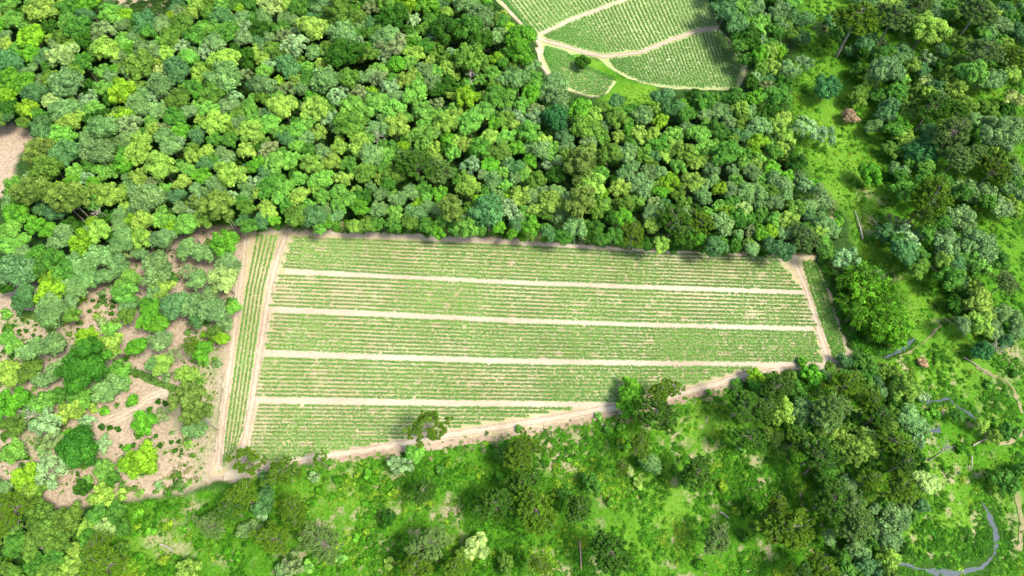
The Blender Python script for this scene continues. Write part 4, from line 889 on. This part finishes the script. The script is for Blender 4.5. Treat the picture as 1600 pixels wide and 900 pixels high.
for i, x in enumerate(np.arange(852, 1118, 5.3)):
    slope_row(x, yB(x) - 4.5, lambda P: inside(P, UF) & (P[:, 1] > yA(P[:, 0]) + 3.5), 2100 + i, f'sloping crop row, {ordinal(i)} from the left between the two upper tracks', 'sloping crop rows of the upper field')
lowx = [945, 968, 1003, 1050, 1100, 1149, 1161]; lowy = [95, 113, 130, 136, 139, 138, 120]
for i, x in enumerate(np.arange(952, 1196, 5.3)):
    if x < 1150: xx, yy = x, np.interp(x, lowx, lowy) - 2
    else: xx, yy = 1149 + (x - 1149) * .35, 138 - (x - 1149) * 1.5
    slope_row(xx, yy, lambda P: inside(P, UF) & (P[:, 1] > yB(P[:, 0]) + 4.5), 2200 + i, f'sloping crop row, {ordinal(i)} from the left in the upper field\'s bottom right block', 'sloping crop rows of the upper field')
for i in range(13):
    t = i / 12
    A = np.array([(853,73),(880,80),(900,92),(925,108),(962,122)], float); B = np.array([(850,84),(862,112),(885,132),(912,146),(944,149)], float)
    crop_row(A * (1 - t) + B * t, 2300 + i, f'curved crop row, {ordinal(i)} from the top in the upper field\'s small corner block', 'curved crop rows of the upper field', w=.42, tint=UT, gapf=.6)

# ------------------------------------------------------------------ planted bushes in the clearing, lone features
r = np.random.default_rng(55)
MB_ = [shrub_mesh('clearing_bush', 1.0, 730 + i, .2) for i in range(3)]
def bushes(pp, label, group, s0=.5, s1=.8, ks='1do', name='planted_bush'):
    for (x, y) in pp:
        w = unproj(x, y); o = link(name, MB_[r.integers(3)]); s = r.uniform(s0, s1)
        o.location = (w[0], w[1], -.1); o.scale = (s, s, s); o.rotation_euler = (0, 0, r.uniform(0, 6.28)); put_tint(o, jitter_tint(ks[r.integers(len(ks))], r)); tag(o, label, 'bush', group)
bushes([(10,508),(24,502),(35,500),(22,510),(42,517),(57,509),(55,516),(31,517),(31,523),(18,520),(52,524),(64,526),(37,531),(17,545),(8,515),(70,535),(60,540),(45,505)], 'tiny dark bush set out on bare pink soil left of the curved ditch', 'tiny bushes on the bare soil left of the ditch', .45, .65)
bushes([(146,470),(163,465),(168,477),(176,481),(175,490),(152,479),(140,487),(180,472),(135,520),(110,522),(122,515),(143,512),(150,530),(128,505),(160,500),(105,500),(186,530)], 'small dark bush on brown soil in the gap between clearing trees', 'small bushes on the brown gap of the clearing', .5, .85)
bushes([(233,688),(228,700),(250,697),(268,691),(275,705),(284,704),(210,696),(190,698),(162,668),(172,670),(185,672),(260,632),(248,628),(235,640),(268,640),(215,660),(230,665),(122,741),(42,716),(8,685),(280,690),(245,682)], 'small green bush on pale soil beside the rutted clearing track', 'small bushes on pale soil near the rutted track', .5, 1.0, '12d')
bushes([(295,711),(303,712),(289,728),(274,738),(273,745),(293,737),(306,748),(281,742),(258,763),(257,757),(243,769),(203,765),(212,763),(298,733),(282,730),(285,755),(264,748)], 'low brownish tuft on the sandy ground left of the field corner', 'low brownish tufts on the sandy ground', .4, .85, 'o6o', 'dry_tuft')
# shrubs dotted over the meadow
mp = [(540,745),(528,750),(508,748),(575,742),(558,741),(585,748),(488,786),(482,802),(556,842),(572,830),(664,828),(632,838),(598,776),(570,787),(615,770),(500,765),(300,815),(262,805),(285,825),(262,820),(335,830),(310,850),(290,842),(235,830),(215,822),(355,860),(372,870),(346,822),(405,810),(256,875),(215,870),(762,745),(730,730),(780,742),(700,725),(735,770),(745,880),(690,868),(980,700),(970,690),(1036,745),(1095,882),(955,786),(1240,712),(1150,800),(1165,790),(1180,800),(1165,740),(1210,770),(1130,760),(1500,700),(1478,730),(1240,770),(890,718),(870,770),(840,760),(560,880),(590,870),(640,880),(672,890),(1000,700)]
for i, (x, y) in enumerate(mp):
    w = unproj(x, y, .8); o = link('meadow_bush', SHRUB[i % 4]); s = r.uniform(.5, .95); o.location = (w[0], w[1], -.1); o.scale = (s, s, s * .9); o.rotation_euler = (0, 0, r.uniform(0, 6.28))
    put_tint(o, jitter_tint('223L4'[i % 5], r)); tag(o, f'low bright green bush in the grass, {pct(x,1600)} across {pct(y,900)} down', 'bush', 'low bright bushes dotted over the meadow')
# the bush standing in the upper field
w = unproj(910, 101, 1.5); root = empty('field_tree', (w[0], w[1], 0)); tag(root, 'lone dark bushy tree standing among the curved rows of the upper field', 'tree')
cr = link('crown', SMALL['lumpy'][1], None, root); cr.location = (0, 0, 2.4); cr.scale = (.75, .65, .6); put_tint(cr, TINT['d'])
tk = link('trunk', TRUNK_S[0], None, root); tk.scale = (.6, .6, .28)
w = unproj(1326, 184, 1.6); root = empty('dry_tree', (w[0], w[1], 0)); tag(root, 'small pinkish brown dry-leaved tree alone in the right meadow', 'tree')
cr = link('crown', SMALL['lumpy'][0], None, root); cr.location = (0, 0, 1.9); cr.scale = (.75, .68, .6); put_tint(cr, (.27, .20, .11))
tk = link('trunk', TRUNK_S[1], None, root); tk.scale = (.6, .6, .23)

# bamboo thicket right of the field: arching canes with drooping sprays of long leaves
def bamboo(seed=1):
    rr = np.random.default_rng(seed); poly = [(1298,440),(1330,428),(1372,440),(1400,470),(1416,510),(1402,540),(1368,552),(1340,540),(1318,505),(1303,470)]
    C, P = scatter_region(poly, 260, 5, 5.0)
    W0 = unproj(1350, 490, 0)
    root = empty('bamboo_thicket', (W0[0], W0[1], 0)); tag(root, 'bright feathery bamboo thicket crowding the field\'s right end beside the stream', 'bamboo')
    q = QB(); cn = QB()
    cen = C[:46]; chh = rr.uniform(4.0, 8.5, len(cen)); ccl = rr.uniform(0, 1, len(cen))
    for (x, y), hc_, cl in zip(cen, chh, ccl):
        for k in range(7):
            a = k * .9 + rr.uniform(-.4, .4); ln = rr.uniform(.5, 1.9); hh = hc_ * rr.uniform(.82, 1.08)
            b = np.array([x - W0[0], y - W0[1], 0.0]) + [math.cos(a) * .3, math.sin(a) * .3, 0]
            up = b + [math.cos(a) * ln * .35, math.sin(a) * ln * .35, hh]; tip = b + [math.cos(a) * ln * 1.1, math.sin(a) * ln * 1.1, hh - .5]
            cn.tube([b, (b + up) / 2, up, tip], [.05, .045, .03, .012], 4)
            for lv in range(5):
                t = lv / 4; c = (up * (1 - t) + tip * t) if lv > 1 else b + (up - b) * (.62 + .2 * lv); m_ = 16
                D = rr.normal(size=(m_, 3)) * [.8, .8, .5]; D += np.array([math.cos(a), math.sin(a), -.15]) * 1.1; D /= np.linalg.norm(D, axis=1)[:, None]
                s0 = c + rr.normal(size=(m_, 3)) * .22
                q.blade(s0, s0 + D * rr.uniform(.4, .85, m_)[:, None], .22, rr, clump=np.clip(cl * .6 + rr.uniform() * .4, 0, 1))
    cr = link('foliage', q.mesh('bamboo_foliage', foliage_mat('bamboo_leaves', (.080, .235, .010), .25, 1.6)), None, root)
    link('canes', cn.mesh('bamboo_canes', simple_mat('bamboo_cane', (.12, .2, .04), (.25, .3, .08))), None, root)
bamboo()

# dead wood: bare trees, logs, fallen trunks
def bare_tree(x, y, h, seed, label, Rb=2.4, lean=(0, 0)):
    rr = np.random.default_rng(seed); w = unproj(x, y, h * .8); q = QB()
    q.tube([(-lean[0], -lean[1], -.3), (-lean[0] * .5, -lean[1] * .5, h * .5), (0, 0, h)], [.2, .14, .05], 6)
    for k in range(9):
        a = rr.uniform(0, 6.28); z = h * rr.uniform(.5, .92); e = np.array([math.cos(a) * Rb * rr.uniform(.5, 1), math.sin(a) * Rb * rr.uniform(.5, 1), z + rr.uniform(.4, 2)])
        s = np.array([-lean[0] * (1 - z / h), -lean[1] * (1 - z / h), z]); q.tube([s, (s + e) / 2 + [0, 0, .2], e], [.10, .07, .03], 4)
        for j in range(3):
            b = s + (e - s) * rr.uniform(.4, .9); q.tube([b, b + rr.normal(size=3) * [.7, .7, .4]], [.05, .02], 4)
    o = link('bare_tree', q.mesh('bare_tree', M_DEAD)); o.location = (w[0], w[1], 0); tag(o, label, 'dead tree')
bare_tree(158, 335, 10, 1, 'leafless white tree over the dark gap left of the forest', 2.2)
bare_tree(49, 648, 8, 2, 'bare whitish tree in the left clearing, above the pale mint crowns', 1.7)
bare_tree(735, 118, 11, 3, 'bare branching grey tree in the forest just left of the upper field', 3.2)
bare_tree(592, 218, 11, 4, 'bare pale forked tree between light green forest crowns', 2.2)
bare_tree(1250, 245, 8, 5, 'thin bare tree at the right-hand forest edge', 2.2)
bare_tree(1555, 545, 3.5, 6, 'fallen-over bare bush in the right meadow', 2.0)
bare_tree(1478, 700, 6, 7, 'slim dead tree leaning over the bright marsh', 1.6, (1.5, 1.5))
bare_tree(10, 815, 9, 8, 'bare branched tree at the lower left edge', 3)
bare_tree(1513, 98, 11, 9, 'grey dead treetop in the right meadow below the tall pines', 2.6)
def log(x0_, y0_, x1_, y1_, rad, label, mat=M_DEAD):
    a = unproj(x0_, y0_, .2); b = unproj(x1_, y1_, .2); m_ = (a + b) / 2; q = QB()
    q.tube([a - m_, (a - m_) * .3 + [.1, .1, .05], b - m_], [rad, rad * .85, rad * .45], 7)
    o = link('fallen_log', q.mesh('fallen_log', mat)); o.location = (m_[0], m_[1], .25); tag(o, label, 'log')
log(1348, 374, 1336, 330, .26, 'long pale log lying in the grass right of the forest edge')
log(1285, 303, 1305, 318, .2, 'grey fallen log at the forest edge above the pale long log')
log(905, 846, 908, 890, .22, 'pinkish fallen log in the lower meadow near the bottom edge', M_BROWN)
log(1125, 800, 1139, 810, .22, 'short bleached log in the lower meadow')
log(1520, 696, 1552, 680, .2, 'straight pale log beside the winding stream')
log(1518, 712, 1518, 735, .16, 'thin white log standing out on the stream bank')
log(250, 740+110, 273, 862, .2, 'thin pale log among lower left shrubs')
log(46, 849, 75, 861, .24, 'grey fallen log under the lower left trees')
log(1270, 45, 1283, 36, .15, 'short yellowish log in the upper right meadow')
log(1505, 558, 1550, 588, .16, 'long thin branch lying across the right meadow')
log(1255, 742, 1273, 722, .24, 'blackened log between shrubs in the lower right meadow', M_BARK)
log(311, 648, 330, 660, .22, 'white broken trunk under the olive tree near the rutted track')
# tall slim trees whose bare pale trunks show at the left
def leaning(x0_, y0_, x1_, y1_, ztop, rad, label, seed):
    b = unproj(x1_, y1_, 0.0); t_ = unproj(x0_, y0_, ztop)
    q = QB(); d = t_ - b; q.tube([(0, 0, -.3), d * .5 + [.05, 0, 0], d], [rad, rad * .8, rad * .5], 6)
    root = empty('slender_tree', (b[0], b[1], 0)); tag(root, label, 'tree', 'slender trees with bare pale trunks')
    link('trunk', q.mesh('slender_trunk', M_PALE), None, root)
    cr = link('crown', SMALL['open'][seed % 3], None, root); cr.location = (d[0], d[1], d[2] + .4); cr.scale = (.5, .5, .5); put_tint(cr, TINT['e'])
leaning(88, 304, 137, 350, 9.5, .17, 'slender olive tree with the longest bare white trunk, left forest edge', 0)
leaning(46, 288, 71, 313, 9, .16, 'slender olive tree with shorter white trunk at far left forest edge', 1)
leaning(303, 318, 319, 348, 7, .13, 'slender tree with white trunk above the grey-green clearing trees', 2)
leaning(355, 335, 373, 362, 6, .14, 'slender tree with white trunk by the field\'s upper left corner', 0)
print('objects', len(bpy.data.objects))
